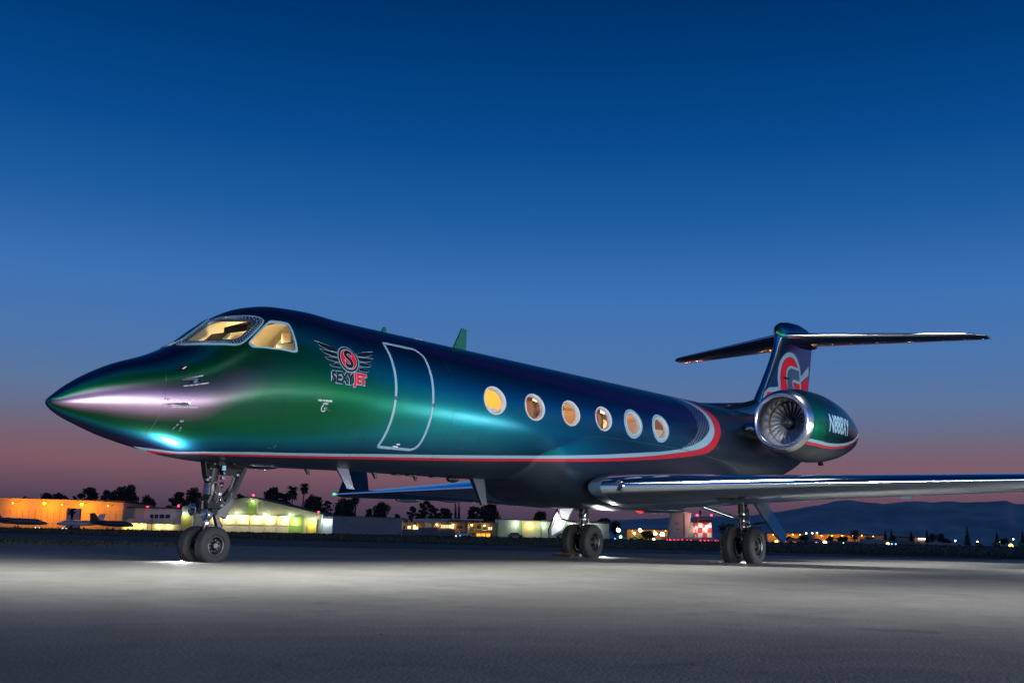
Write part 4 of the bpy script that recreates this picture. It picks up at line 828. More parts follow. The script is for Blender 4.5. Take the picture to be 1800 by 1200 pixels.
# ================================================================== small things on the apron
MT['rubber'] = mat('black_rubber', (.03, .03, .03), .7); MT['chockmark'] = mat('orange_mark', (.6, .2, .03), .5)
def chock(x, y, label):
    t = MB().prism([(-.13, 0), (.13, 0), (.05, .13), (-.05, .13)], 'y', -.28, .28).build('wheel_chock', 'rubber', None, bevel=.01); t.location = (x, y, 0); tag(t, label, 'wheel chock')
    MB().box(-.052, .052, -.2, .2, .128, .135).build('grip_strip', 'chockmark', t)
chock(XM-.50, 2.45, 'black rubber chock with orange strip before the starboard main wheels')
def floor_lamp(x, y, tx, ty, e, label):
    t = empty('floor_lamp', (x, y, 0), math.atan2(ty-y, tx-x), label, 'work light', 'work lights on the ground by the wheels')
    MB().box(-.02, .03, -.03, .03, .015, .07).build('housing', 'dsteel', t, bevel=.006); MB().box(.031, .034, -.018, .018, .03, .055).build('led_panel', emis('led_white', (.9, .96, 1), 6), t)
    MB().box(-.04, .04, -.04, .04, 0, .02).build('foot', 'dsteel', t)
    light('lamp_light', 'SPOT', (.06, 0, .09), e, (.95, .98, 1), target=(1.0, 0, .35), parent=t, spot_size=math.radians(170), spot_blend=.6, shadow_soft_size=.05)
floor_lamp(2.27, .03, 1.3, -.3, 85, 'small LED lamp on the ground just ahead of the nose wheels')
floor_lamp(XM+1.5, 2.35, XM-1.0, 1.6, 110, 'small LED lamp on the ground behind the starboard main wheels')
floor_lamp(XM+1.2, -1.75, XM-1.5, -2.8, 110, 'small LED lamp on the ground behind the port main wheels')

# ================================================================== THE FAR SIDE OF THE FIELD
DB = 350.0
class Site:
    """a building front parallel to the picture, at distance D: local x to the right, y away, z up from the ground"""
    def __init__(s, name, label, cat, px0, px1, D=DB, group=None):
        s.D = D; u0, _ = P(px0, 930, D); u1, _ = P(px1, 930, D); s.uc = (u0+u1)/2; s.w = (u1-u0)/2; s.base = float(tz(s.uc, D))
        x, y = wxy(s.uc, D); s.e = empty(name, (x, y, s.base), YAW, label, cat, group)
    def X(s, px): return P(px, 930, s.D)[0]-s.uc
    def Z(s, px, py): return P(px, py, s.D)[1]-s.base
    def box(s, name, m, px0, px1, pt, pb=None, y0=0, y1=20, parent=None, slope=None, bevel=0):
        """front face between pixel columns, top at row pt (tuple: left,right), bottom row pb or ground"""
        a, b = s.X(px0), s.X(px1); tl, tr = (pt if isinstance(pt, tuple) else (pt, pt)); zl, zr = s.Z(px0, tl), s.Z(px1, tr); zb = -.6 if pb is None else s.Z((px0+px1)/2, pb)
        return MB().prism([(a, zb), (b, zb), (b, zr), (a, zl)], 'y', y0, y1).build(name, m, parent or s.e, bevel=bevel)
    def lamp(s, px, py, col, e, out=1.4, r=.22, hood=True, name='wall_lamp', em=60, drop=.5, spot=None):
        x, z = s.X(px), s.Z(px, py); k = '%s_%d_%d_%d' % (name, int(col[0]*9), int(col[1]*9), int(col[2]*9))
        o = MB().ball((x, -out, z), r, 10, 6).build(name, emis(k, col, em), s.e, smooth=True)
        MB().tube([(x, 0, z+.35), (x, -out, z+.3)], .06, 6).build('lamp_arm', 'dsteel', o)
        if hood: MB().lathe([(r*1.15, .05), (r*1.1, r*.8), (r*.5, r*1.5)], 12, 'z', (x, -out, z)).build('lamp_hood', 'dsteel', o)
        light('lamp_light', 'POINT', (x, -out, z-r-drop*.2), e, col, parent=s.e, shadow_soft_size=r)
        return o
MT['beige'] = mat('beige_siding', (.50, .39, .20), .7, noise=.08, scale=.2); MT['greywall'] = mat('grey_siding', (.26, .27, .27), .75, noise=.1, scale=.15)
MT['palegreen'] = mat('pale_siding', (.42, .46, .38), .7, noise=.08, scale=.15); MT['brown'] = mat('brown_cladding', (.20, .11, .06), .75, noise=.15, scale=.3)
MT['roofing'] = mat('dark_roofing', (.06, .055, .06), .7, noise=.15, scale=.3); MT['darkin'] = mat('dark_interior', (.02, .015, .01), .9)
MT['whitewall'] = mat('white_wall', (.62, .62, .60), .7, noise=.06, scale=.2); MT['bluegrey'] = mat('blue_grey_awning', (.30, .36, .42), .5)
MT['winglass'] = mat('dark_window', (.02, .025, .03), .15); MT['fence'] = mat('fence_metal', (.12, .13, .14), .6, noise=.2, scale=.5); MT['yelldoor'] = mat('yellow_door', (.55, .48, .10), .6); MT['greenwall'] = mat('green_trim', (.22, .36, .12), .6)
MT['tanpanel'] = mat('tan_panel', (.38, .28, .15), .7); MT['ckred'] = mat('signal_red', (.50, .03, .02), .6); MT['ckwhite'] = mat('signal_white', (.62, .58, .54), .6)
SOD = (1, .30, .004); YEL = (1, .74, .20); LIME = (.86, 1, .30); COOL = (.86, 1, .72)

# orange-lit hangar
h = Site('lit_hangar', 'long flat-roofed hangar bathed in orange light behind the parked small jets', 'hangar', -60, 213.5, 352)
h.box('front_wall', 'beige', -60, 114, (872.5, 877.8), y1=.4); h.box('front_wall', 'beige', 140, 213.5, (878.9, 883), y1=.4); h.box('lintel', 'beige', 114, 140, (877.8, 878.9), 893, y1=.4)
h.box('end_wall', 'beige', 211, 213.4, (883, 883), y0=.4, y1=30); h.box('roof', 'roofing', -60, 213.6, (871.6, 882.4), 876, y0=.41, y1=30); h.box('dark_doorway_sheet', 'darkin', 112, 142, 891, y0=12, y1=12.3)  # upright dark sheet behind the doorway; the unlit inside is put into its colour
for a in range(-50, 214, 11):
    if not 108 < a < 140: h.box('wall_panel', 'beige', a, a+9.6, 893+(a+50)*.01, 928.5+a*.012, y0=-.14, y1=0)
for px, py in ((84, 884.4), (149, 886.3)): h.lamp(px, py, SOD, 3200, out=4.5, r=.42, em=60)
h.lamp(30, 884, SOD, 2800, out=5, r=.16, em=20); h.lamp(196, 889, SOD, 1000, out=5, r=.14, em=15); h.lamp(116, 887, SOD, 900, out=5, r=.12, em=15)

# annexe and gabled hangar
a_ = Site('office_annexe', 'low pale annexe with dark windows joining the two lit hangars', 'building', 213.8, 318, 356)
a_.box('wall', 'palegreen', 213.8, 251, 890.5, y1=14); a_.box('wall', 'whitewall', 251.2, 317, (893, 893.6), y1=14); a_.box('roof', 'roofing', 213.6, 318, (889.6, 892), 893.2, y0=-.4, y1=14.4)
for p0, p1 in ((262, 268), (270, 276.5), (278.5, 287), (289, 297)): w = a_.box('window', 'winglass', p0, p1, 903.7, 910.4, y0=-.08, y1=.1); a_.box('frame', 'whitewall', p0-.6, p1+.6, 903, 903.7, y0=-.12, y1=0, parent=w)
a_.box('awning', 'bluegrey', 221, 269, (911, 912), 919.6, y0=-2.2, y1=-.1, bevel=.3); a_.box('awning', 'palegreen', 269.4, 305, (911.4, 912), 921, y0=-1.8, y1=-.1)
for px in (236, 242, 255, 262, 269): a_.box('canopy_post', 'dsteel', px, px+.7, 919, y0=-2, y1=-1.8)
for px in (227, 235.5, 249, 279, 297): a_.lamp(px, 921, YEL, 260, out=.9, r=.13, em=30)
g = Site('gabled_hangar', 'wide gabled hangar with a row of bright lamps over its pale sliding doors', 'hangar', 251, 565, 352)
def gpoly(pts, pb=None): return [(g.X(x), g.Z(x, y)) for x, y in pts]
zb = -.6
MB().prism([(g.X(317.2), zb), (g.X(563), zb)]+gpoly([(563, 902.7), (437, 872.5), (317.2, 889)]), 'y', 0, .4).build('front_wall', 'palegreen', g.e)
MB().prism(gpoly([(315.5, 888.6), (437, 871.7), (565, 902.2), (565, 903.4), (437, 873.4), (315.5, 890)]), 'y', -.7, 40).build('roof', 'roofing', g.e)
MB().prism([(g.X(562), zb), (g.X(563), zb), (g.X(563), g.Z(563, 902)), (g.X(562), g.Z(562, 902))], 'y', .4, 40).build('side_wall', 'palegreen', g.e)
xs_ = [364, 389, 414, 438.2, 438.8, 465, 486, 508, 530.5]
for i in range(len(xs_)-1):
    if xs_[i+1]-xs_[i] > 2:
        d_ = g.box('door_panel', 'whitewall' if i < 7 else 'greenwall', xs_[i]+.25, xs_[i+1]-.25, 904.5+(xs_[i]-400)*.02, 937, y0=-.5+.18*(i % 2), y1=-.02)
        g.box('door_rail', 'palegreen', xs_[i]+1, xs_[i+1]-1, 921+(xs_[i]-400)*.02, 921.7+(xs_[i]-400)*.02, y0=-.62+.18*(i % 2), y1=-.3, parent=d_)
w = g.box('high_window', 'greenwall', 432, 449, 883, 902, y0=-.35, y1=-.02); g.box('frame', 'whitewall', 449.1, 451, 882.5, 902.4, y0=-.5, y1=-.02, parent=w)
for p0, p1, m_ in ((540.5, 555, 'yelldoor'), (317.6, 337, 'yelldoor')): d_ = g.box('side_door', m_, p0, p1, 914 if p0 > 400 else 905, y0=-.3, y1=-.02); g.box('door_frame', 'whitewall', p1, p1+1.5, 913 if p0 > 400 else 904, y0=-.4, y1=-.02, parent=d_)
for px, py, c_, e_ in ((415.5, 901, COOL, 420), (465.6, 902.7, COOL, 420), (510, 904, COOL, 420), (550, 911, COOL, 420), (442, 879.5, LIME, 300), (324, 901.8, COOL, 520)): g.lamp(px, py, c_, e_*.42, out=1.6, r=.26, em=25)
for px, py, c_ in ((380, 908, YEL), (401, 908.5, YEL), (428, 908.6, YEL), (450, 909, YEL), (475, 909.8, YEL), (499.6, 910.6, YEL), (518.5, 914, LIME), (547, 917, YEL)): g.lamp(px, py, c_, 560, out=1.3, r=.2, em=12)
def beacon(site, px, py, h=1.0, r=.32):
    x, z = site.X(px), site.Z(px, py); o = MB().ball((x, .3, z), r, 10, 6).build('obstruction_light', emis('obstruction_red', (1, .01, .03), 28), site.e, smooth=True); MB().tube([(x, .3, z-h), (x, .3, z)], .06, 6).build('light_post', 'dsteel', o)
    light('lamp_light', 'POINT', (x, -.5, z), 60, (1, .02, .03), parent=site.e, shadow_soft_size=.2)
beacon(g, 440.8, 870); beacon(g, 558, 899.5); beacon(a_, 255.5, 890.5); beacon(a_, 309.8, 888.6)
wd = Site('bright_doorway', 'narrow white-lit roller door beside the gabled hangar', 'doorway', 565.5, 584, 356); wd.box('roller_door', 'whitewall', 566, 583.8, 911, y1=.4); wd.box('lintel', 'roofing', 565.2, 584.5, 907, 910.6, y0=-.6, y1=3); wd.lamp(575, 912.5, (.75, .95, 1), 420, out=1.6, r=.15, em=20)

# grey shed, brown offices, pale hangar
b_ = Site('grey_shed', 'plain grey metal shed with four tan vent panels', 'shed', 584.5, 706, 350)
b_.box('wall', 'greywall', 584.5, 706, (905.6, 910.5), y1=22)
b_.box('roof', 'roofing', 584, 706.4, (905, 909.9), 908, y0=-.25, y1=22.3)
for p0, p1, y_ in ((611, 625.5, 913.5), (631, 644, 914), (651, 664, 914.6), (669, 682, 915.4)): b_.box('vent_panel', 'tanpanel', p0, p1, y_, y_+5, y0=-.12, y1=.1)
for px in range(590, 705, 8): b_.box('wall_rib', 'greywall', px, px+.7, 912+(px-590)*.03, 941, y0=-.1, y1=.1)
c_ = Site('brown_offices', 'two-storey brown office block with lamps over its windows', 'office', 706.5, 868, 354)
c_.box('wall', 'beige', 706.7, 714, 917, y1=12); c_.box('wall', 'brown', 714.2, 745, 917, y1=12); c_.box('upper_block', 'palegreen', 723, 790, 911, y0=3, y1=16); c_.box('wall', 'palegreen', 745.2, 762, 918, y0=1, y1=12)
c_.box('wall', 'brown', 762.2, 868, (917, 917.4), y1=14); c_.box('roof', 'roofing', 784, 868.3, (914.6, 916), 917.6, y0=-.8, y1=14.4); c_.box('roof', 'whitewall', 795, 848, (911.4, 911.8), 913.6, y0=2, y1=14)
for p0, p1, t, b2, lit in ((709, 712, 924, 929, 0), (716, 722, 923.5, 929, 1), (726, 735, 925, 930, 1), (775, 783, 922, 927.5, 1), (784, 797, 922, 927.5, 1), (803, 813, 923, 929, 0), (826, 834, 923, 930, 0), (838, 846, 923, 929, 0), (849, 855, 923, 931, 0), (858, 861, 925.5, 930.5, 1), (862, 865, 925.5, 930.5, 1), (803, 813, 934, 940, 0), (824, 834, 936, 941.5, 0)):
    w = c_.box('window', emis('lit_office_window', (1, .86, .5), 1.1) if lit else 'winglass', p0, p1, t, b2, y0=-.06, y1=.1); c_.box('sill', 'whitewall', p0-.4, p1+.4, b2, b2+.7, y0=-.2, y1=.05, parent=w)
for p0 in (838, 846.5, 855): c_.box('lobby_door', emis('lit_lobby', (1, .5, .04), 1.3), p0, p0+7, 937, 945.5, y0=-.06, y1=.1)
for px in (822, 868.2): c_.box('green_column', 'greenwall', px, px+1.6, 920, y0=-.5, y1=0)
for px, py in ((729, 924), (768, 921.6), (796.5, 922), (829, 922), (851.5, 923)): c_.lamp(px, py, YEL, 170, out=1.0, r=.2, em=30)
f_ = Site('boundary_wall', 'long dark grey wall in front of the brown offices', 'wall', 706, 822, 340); f_.box('wall_panel', 'fence', 706.5, 735, 930, y1=.3); f_.box('wall_panel', 'fence', 735.3, 771, 926.6, y1=.3); f_.box('wall_panel', 'fence', 771.3, 800, 931, y1=.3); f_.box('wall_panel', 'fence', 800.3, 822, 936.5, y1=.3)
for px in (778, 787): f_.box('gate_post', 'fence', px, px+.8, 921, y0=-.2, y1=.2)
d_ = Site('pale_hangar', 'pale green long hangar with wall lamps and slim dark columns', 'hangar', 869, 1071, 356)
d_.box('wall', 'palegreen', 869.9, 1071, (912.3, 920), y1=26); d_.box('roof', 'roofing', 869.6, 1071.4, (911.6, 919.3), 914, y0=-.4, y1=26.4)
for px in (874, 916, 951.5, 1015, 1042): d_.box('column', 'greenwall', px, px+1.6, 917+(px-874)*.04, y0=-.7, y1=0)
for px, py, e_ in ((906, 918, 520), (927, 920.5, 420), (933, 920.5, 420), (954, 920, 520), (1004, 920.5, 520), (1043, 924, 480)): d_.lamp(px, py, COOL if px != 927 and px != 933 else YEL, e_*.6, out=1.5, r=.25, em=25)

# control cabin: red and white chequered hut, tall grey tail-shaped enclosure
k_ = Site('tail_shaped_enclosure', 'tall grey tapering enclosure beside the red and white chequered hut', 'tower', 1177, 1218, 330)
k_.box('base', 'greywall', 1172, 1256, 944, y0=-2, y1=8)
MB().prism([(k_.X(1177), k_.Z(1177, 944)), (k_.X(1203), k_.Z(1203, 944)), (k_.X(1203), k_.Z(1203, 899)), (k_.X(1182), k_.Z(1182, 899))], 'y', 0, 5).build('shell', 'greywall', k_.e); MB().prism([(k_.X(1203.2), k_.Z(1203, 944)), (k_.X(1210), k_.Z(1210, 944)), (k_.X(1216), k_.Z(1216, 901)), (k_.X(1203.2), k_.Z(1203, 899))], 'y', .5, 4.5).build('rear_shell', 'whitewall', k_.e)
k_.box('service_strip', 'dsteel', 1201.6, 1203.4, 903, 943, y0=-.1, y1=.2)
for p0, t in ((1187, 919), (1189, 929)): k_.box('hatch', 'dsteel', p0, p0+5, t, t+1, y0=-.06, y1=.05)
for px in (1189, 1201, 1213): k_.box('vent', 'dsteel', px, px+2, 947, 950, y0=-2.1, y1=-1.9)
light('lamp_light', 'POINT', (k_.X(1216), -3, k_.Z(1216, 912)), 500, (1, .35, .22), parent=k_.e, shadow_soft_size=.3)
q_ = Site('chequered_hut', 'red and white chequered equipment hut with rooftop cabin and lamps', 'hut', 1210, 1252, 334)
q_.box('core', 'greywall', 1210, 1252, 918, y0=.1, y1=6)
for r_ in range(3):
    for c2 in range(5):
        p0 = 1210.3+c2*8.2; cell = q_.box('chequer_panel', ('ckred' if (r_+c2) % 2 else 'ckwhite') if c2 else ('greywall' if r_ % 2 == 0 else 'tanpanel'), p0, p0+8.0, 918+r_*9, 926.8+r_*9, y0=-.05, y1=.1)
        if (r_, c2) in ((0, 1), (1, 1), (2, 1), (1, 3)):
            me = text_mesh('S', 1.25, .04); x0, x1 = width(me); MT_ = 'ckwhite' if (r_+c2) % 2 else 'ckred'
            MB().add([(v.co.x-(x0+x1)/2+q_.X(p0+4), -.08, v.co.y+q_.Z(p0, 925.8+r_*9)) for v in me.vertices], [tuple(p_.vertices) for p_ in me.polygons]).build('letter', MT_, cell, fix=False); bpy.data.meshes.remove(me)
q_.box('rooftop_cabin', 'brown', 1226, 1251, 911, 918, y0=.5, y1=5); q_.box('cabin_window', 'winglass', 1229, 1240, 912.5, 916.5, y0=.3, y1=.6); q_.box('cabin_window', 'winglass', 1242, 1250, 912.5, 916.5, y0=.3, y1=.6)
beacon(q_, 1226, 905, 2); beacon(q_, 1251, 905, 2); q_.lamp(1242, 924.6, (1, .9, .8), 200, out=1.0, r=.34, em=60); q_.lamp(1222, 926, (1, .85, .7), 200, out=2.2, r=.12, em=20)
mst = q_.box('antenna_mast', 'dsteel', 1231.6, 1235, 896, 904, y0=2, y1=2.4); q_.box('mast_pole', 'dsteel', 1233, 1233.6, 896, 912, y0=2.1, y1=2.3, parent=mst)
o_ = Site('sodium_lit_shed', 'low far shed glowing orange behind the flood lights', 'shed', 1102, 1177, 420); o_.box('wall', 'beige', 1102, 1177, (930, 931.5), y1=15); o_.box('roof', 'roofing', 1101.8, 1177.3, (929.4, 930.9), 931.4, y0=-.3, y1=15.3)
for px in (1110, 1128, 1148, 1168): o_.lamp(px, 932.5, (1, .4, .02), 260, out=3, r=.15, em=15)

# flood lights on posts
def floodlight(px, py, D, col, r, label, e=120, em=70):
    u, z = P(px, py, D); b = float(tz(u, D)); t = empty('flood_light', (*wxy(u, D), b), YAW, label, 'flood light', 'flood lights across the field')
    MB().tube([(0, .15, -.3), (0, .15, z-b+r)], [.12, .08], 8).build('post', 'dsteel', t); hd = MB().lathe([(.30, r*.5), (.1, r), (-.05, r*1.05)], 16, 'y', (0, .0, z-b)).build('lamp_head', 'dsteel', t, smooth=40); MB().ball((0, -.05, z-b), r*.95, 12, 8, (1, .3, 1)).build('lens', emis('flood_%d_%d' % (int(col[0]*99), int(col[2]*99)), col, em), hd, smooth=True)
    light('lamp_light', 'POINT', (0, -.7, z-b), e, col, parent=t, shadow_soft_size=r*.5)
WH = (.95, 1, .88)
for px, py, r_, lb in ((1087, 931.4, .55, 'largest white flood light at the end of the pale hangar'), (1125, 931, .42, 'white flood light on a tall post before the orange shed'), (1115, 936.7, .3, 'small white flood light low beside the orange shed'), (1152, 937.6, .42, 'dimmer of the paired white flood lights by the grey enclosure'), (1164, 938.6, .55, 'brighter of the paired white flood lights by the grey enclosure')): floodlight(px, py, 318, WH, r_, lb, 240)
floodlight(1091, 943, 312, (.4, 1, .3), .32, 'green lamp below the largest white flood light', 160, 30)

# field lights
def field_light(px, py, D, col, r, label, cat='field light', em=12, group=None, post=True):
    u, z = P(px, py, D); b = float(tz(u, D)); z = max(z, b+.12)
    t = empty('field_light', (*wxy(u, D), b), YAW, label, cat, group); MB().tube([(0, 0, -.2), (0, 0, z-b-r*.6)], [r*.35, r*.25], 8).build('stem', 'dsteel', t); MB().ball((0, 0, z-b), r, 10, 8).build('lens', emis('field_%d_%d_%d' % tuple(int(v*99) for v in col), col, em), t, smooth=True)
for px in (1172, 1178, 1185, 1192, 1199.6, 1208.6, 1215.5, 1231.7, 1238.6, 1245, 1251.6, 1258.4, 1263): field_light(px, 953+(px-1172)*.016, 300, (1, .01, .04), .17, 'small red lamp in the row at the foot of the chequered hut', em=16, group='row of red field lamps')
BL = (.15, .5, 1)
for px, py, lb in ((62, 927.5, 'blue-white taxi light by the nose of the dark jet, left of a pair'), (69, 928.3, 'blue-white taxi light by the nose of the dark jet, right of a pair'), (110, 929.3, 'blue taxi light before the open hangar door, left of a pair'), (116.5, 928.8, 'blue taxi light before the open hangar door, right of a pair')): field_light(px, py, 250, (.45, .72, 1), .19, lb, em=5)
for px, py, lb in ((809, 946.7, 'blue taxi light before the brown offices'), (1081, 952.5, 'blue taxi light before the flood lights'), (1435, 960.2, 'blue taxi light before the low grey wall'), (1483, 969, 'pale blue taxi light alone in the grass'), (1568, 964, 'left blue taxi light of the pair beside an amber one'), (1575, 964.2, 'right blue taxi light of the pair beside an amber one')): field_light(px, py, 230, BL if px != 1483 else (.5, .8, 1), .17, lb, em=5)
for px, py, r_, lb, c2 in ((1365, 958.8, .5, 'amber field light nearest the port main gear', (1, .5, .1)), (1450, 960, .62, 'bright yellow field light before the low grey wall', (1, .8, .35)), (1561, 963.8, .5, 'amber field light beside a pair of blue ones', (1, .55, .15)), (1777, 958.8, .62, 'amber field light far along the grass near green-lit shrubs', (1, .45, .06)), (801, 946, .2, 'tiny amber light before the brown offices', (1, .5, .2)), (1149, 952.5, .42, 'pinkish field light below the flood lights', (1, .65, .45))): field_light(px, py, 260, c2, r_*.8, lb, em=9)

# far right: low sheds, walls
def shed(name, label, px0, px1, t0, t1, D, m, lamps, roof=True, pw=300, rib=9):
    s = Site(name, label, 'shed', px0, px1, D); s.box('wall', m, px0, px1, (t0, t1), y1=20); s.box('roof', 'roofing', px0-.3, px1+.3, (t0-.6, t1-.6), t1+.8, y0=-.3, y1=20.3)
    for px in np.arange(px0+1, px1-2, rib): s.box('wall_panel', m, px, px+rib-.5, max(t0, t1)+1.5, y0=-.12, y1=.1)
    for px, c2, e_ in lamps: s.lamp(px, max(t0, t1)+2, c2, e_*.35, out=3.0, r=.16, em=10)
    return s
shed('orange_shed', 'short orange-lit shed right of the port main gear', 1348, 1408, 936.7, 937.2, 430, 'beige', [(1356, SOD, 700), (1372, SOD, 700), (1390, SOD, 700), (1402, SOD, 500)])
shed('long_orange_shed', 'longer orange-lit shed with a round tree before its right end', 1431, 1520, 938.3, 938.8, 430, 'beige', [(1440, SOD, 800), (1458, SOD, 700), (1476, SOD, 600), (1494, SOD, 300), (1510, SOD, 200)])
shed('tan_shed', 'dim tan shed continuing from the long orange shed', 1521, 1560, 939, 940, 432, 'tanpanel', [(1530, (1, .6, .3), 90), (1552, (1, .6, .3), 60)])
shed('shop_front', 'small far building with a white glowing sign band', 1607, 1628, 943, 944, 432, 'beige', [(1612, SOD, 260)]).box('sign_band', emis('sign_white', (.75, .88, 1), 5), 1613.5, 1626, 945.5, 947.6, y0=-.4, y1=-.2)
for n_, (p0, p1, t0, t1, m_) in enumerate(((1462, 1515, 950, 951, 'fence'), (1515.5, 1560, 946.5, 948.5, 'greywall'), (1560.5, 1617, 950, 951.5, 'fence'), (1617.5, 1675, 953, 954, 'greywall'), (1675.5, 1800, 958, 960, 'fence'))):
    s = Site('field_wall', ('low dark wall in front of the long orange shed', 'taller pale grey shed wall among the low walls', 'low dark wall right of the taller pale grey one', 'grey wall before the white sign band', 'long low dark wall towards the far lamps')[n_], 'wall', p0, p1, 380); s.box('wall', m_, p0, p1, (t0, t1), y1=3)
    for px in np.arange(p0+1, p1-5, 11): s.box('wall_panel', m_, px, min(px+10, p1-.5), max(t0, t1)+1, y0=-.15, y1=.1)
# far street lamps
sl = [(1396, 940, 'street lamp at the right end of the short orange shed'), (1417, 937, 'left street lamp between the two orange sheds'), (1428, 936.6, 'middle street lamp between the two orange sheds'), (1436, 936, 'right street lamp between the two orange sheds'), (1589, 946.5, 'street lamp between low trees near the white sign band'), (1636, 949, 'street lamp just right of the white sign band'), (1679, 950, 'street lamp left of the tall cypress'), (1718, 951.5, 'street lamp between the tall cypress and the green shrubs'), (1757, 952, 'street lamp above the round green shrub'), (1781, 947, 'street lamp beyond the bright amber field light')]
for px, py, lb in sl: floodlight(px, py, 480, (.9, .95, .7), .32, lb, 40, 14)

# parked small jets
def small_jet(px, D, rz, L, m, label, eng='rear'):
    u, _ = P(px, 930, D); b = float(tz(u, D)); t = empty('parked_jet', (*wxy(u, D), b+.02), YAW+rz, label, 'jet', 'small jets parked by the lit hangar'); k = L/16
    xs2 = [0, .3, .9, 2, 3.2, 8, 11, 13.5, 15.6, 16]; zt = [1.55, 1.72, 1.95, 2.35, 2.75, 2.85, 2.8, 2.7, 2.5, 2.4]; zb2 = [1.5, 1.35, 1.2, 1.1, 1.05, 1.05, 1.15, 1.5, 2.1, 2.3]; V = []; n = 16
    for x, a, c2 in zip(xs2, zt, zb2):
        for j in range(n): V.append(((x-8)*k, math.sin(2*PI*j/n)*(a-c2)/2*k, ((a+c2)/2+math.cos(2*PI*j/n)*(a-c2)/2)*k))
    f = MB().add(V, [(i*n+j, i*n+(j+1) % n, (i+1)*n+(j+1) % n, (i+1)*n+j) for i in range(len(xs2)-1) for j in range(n)]+[tuple(range(n)), tuple((len(xs2)-1)*n+j for j in range(n))]).build('fuselage', m, t, smooth=True)
    for s in (-1, 1):
        MB().add([((x-8)*k, s*y*k, z*k) for x, y, z in ((6.5, .6, 1.3), (9.8, .6, 1.3), (11, 8, 1.75), (10, 8, 1.75), (6.5, .6, 1.1), (9.8, .6, 1.2), (11, 8, 1.7), (10, 8, 1.7))], [(0, 1, 2, 3), (7, 6, 5, 4), (0, 4, 5, 1), (1, 5, 6, 2), (2, 6, 7, 3), (3, 7, 4, 0)]).build('wing', m, t)
        e_ = MB().lathe([(2.4*k, .02*k), (2.4*k, .3*k), (1.4*k, .46*k), (.3*k, .46*k), (0, .40*k), (.12*k, .34*k)], 16, 'x', ((10.6-8)*k, s*1.25*k, 2.45*k)).build('engine', m, t, smooth=40); MB().lathe([(.2*k, .02*k), (.2*k, .36*k)], 16, 'x', ((10.6-8)*k, s*1.25*k, 2.45*k)).build('intake', 'darkin', e_)
        MB().box(*[v*k for v in (10.9-8, 12.4-8)], *sorted((s*.6*k, s*1.0*k)), 2.35*k, 2.5*k).build('pylon', m, e_)
        MB().add([((x-8)*k, s*y*k, z*k) for x, y, z in ((14.6, 0, 5.0), (16.2, 0, 5.0), (16.9, 2.8, 5.1), (16.0, 2.8, 5.1), (14.6, 0, 4.88), (16.2, 0, 4.88), (16.9, 2.8, 5.05), (16.0, 2.8, 5.05))], [(0, 1, 2, 3), (7, 6, 5, 4), (0, 4, 5, 1), (1, 5, 6, 2), (2, 6, 7, 3), (3, 7, 4, 0)]).build('tailplane', m, t)
        w = MB().lathe([(-.12*k, .05*k), (-.12*k, .32*k), (.12*k, .32*k), (.12*k, .05*k)], 14, 'y', ((8.6-8)*k, s*1.5*k, .32*k)).build('wheel', 'tyre', t); MB().tube([((8.6-8)*k, s*1.5*k, .32*k), ((8.6-8)*k, s*1.3*k, 1.3*k)], .08*k, 8).build('leg', 'steel', w)
        wn = MB()
    MB().prism([((x-8)*k, z*k) for x, z in ((12.4, 2.6), (14.4, 5.05), (16.2, 5.05), (15.8, 2.3))], 'y', -.12*k, .12*k).build('fin', m, t)
    w = MB().lathe([(-.09*k, .03*k), (-.09*k, .24*k), (.09*k, .24*k), (.09*k, .03*k)], 14, 'y', ((2.2-8)*k, 0, .24*k)).build('nose_wheel', 'tyre', t); MB().tube([((2.2-8)*k, 0, .24*k), ((2.3-8)*k, 0, 1.3*k)], .06*k, 8).build('leg', 'steel', w)
    for x in (4.2, 5.2, 6.2, 7.2, 8.2, 9.2): MB().box(*[v*k for v in (x-8, x-8+.4)], -.93*k, -.80*k, 2.15*k, 2.5*k).build('window', 'winglass', f)
MT['jetgrey'] = mat('jet_grey', (.09, .095, .12), .3, coat=.5); MT['jetwhite'] = mat('jet_white', (.6, .6, .58), .35, coat=.4); MT['jetdark'] = mat('jet_dark', (.05, .055, .06), .3, .3, coat=.5)
small_jet(32, 300, PI+.15, 15.5, 'jetgrey', 'grey small jet with nose towards the open hangar door')
small_jet(140, 335, .85, 15.5, 'jetwhite', 'white small jet lit orange at the open hangar door')
small_jet(196, 318, PI-.25, 15.0, 'jetdark', 'dark small jet with tall shiny fin before the lit hangar')

# cars and carts far along the wall
def vehicle(px, D, L, m, label, h=1.5):
    u, _ = P(px, 940, D); b = float(tz(u, D)); t = empty('parked_car', (*wxy(u, D), b), YAW+.1, label, 'car', 'cars parked across the field')
    MB().prism([(-L/2, .35), (L/2, .35), (L/2, .85), (L*.3, .95), (L*.16, h), (-L*.3, h), (-L*.42, .95), (-L/2, .9)], 'y', -.85, .85).build('body', m, t, bevel=.08)
    MB().prism([(-L*.34, .98), (L*.22, .98), (L*.13, h-.08), (-L*.27, h-.08)], 'y', -.87, -.83).build('side_window', 'winglass', t)
    for s in (-1, 1):
        for y in (-.8, .8): MB().lathe([(-.1, .05), (-.1, .33), (.1, .33), (.1, .05)], 14, 'y', (s*L*.32, y, .33)).build('wheel', 'tyre', t)
vehicle(816, 332, 4.6, 'jetwhite', 'white car by the lit lobby of the brown offices'); vehicle(906, 334, 4.6, 'jetdark', 'dark car in front of the pale hangar beside a column'); vehicle(990, 334, 5, 'jetgrey', 'grey car in front of the pale hangar behind the starboard gear')
vehicle(1398, 360, 5.2, 'jetgrey', 'pale grey car left of the round tree and the long orange shed'); vehicle(1434, 360, 5, 'jetgrey', 'grey car beside the blue taxi light and low grey wall')

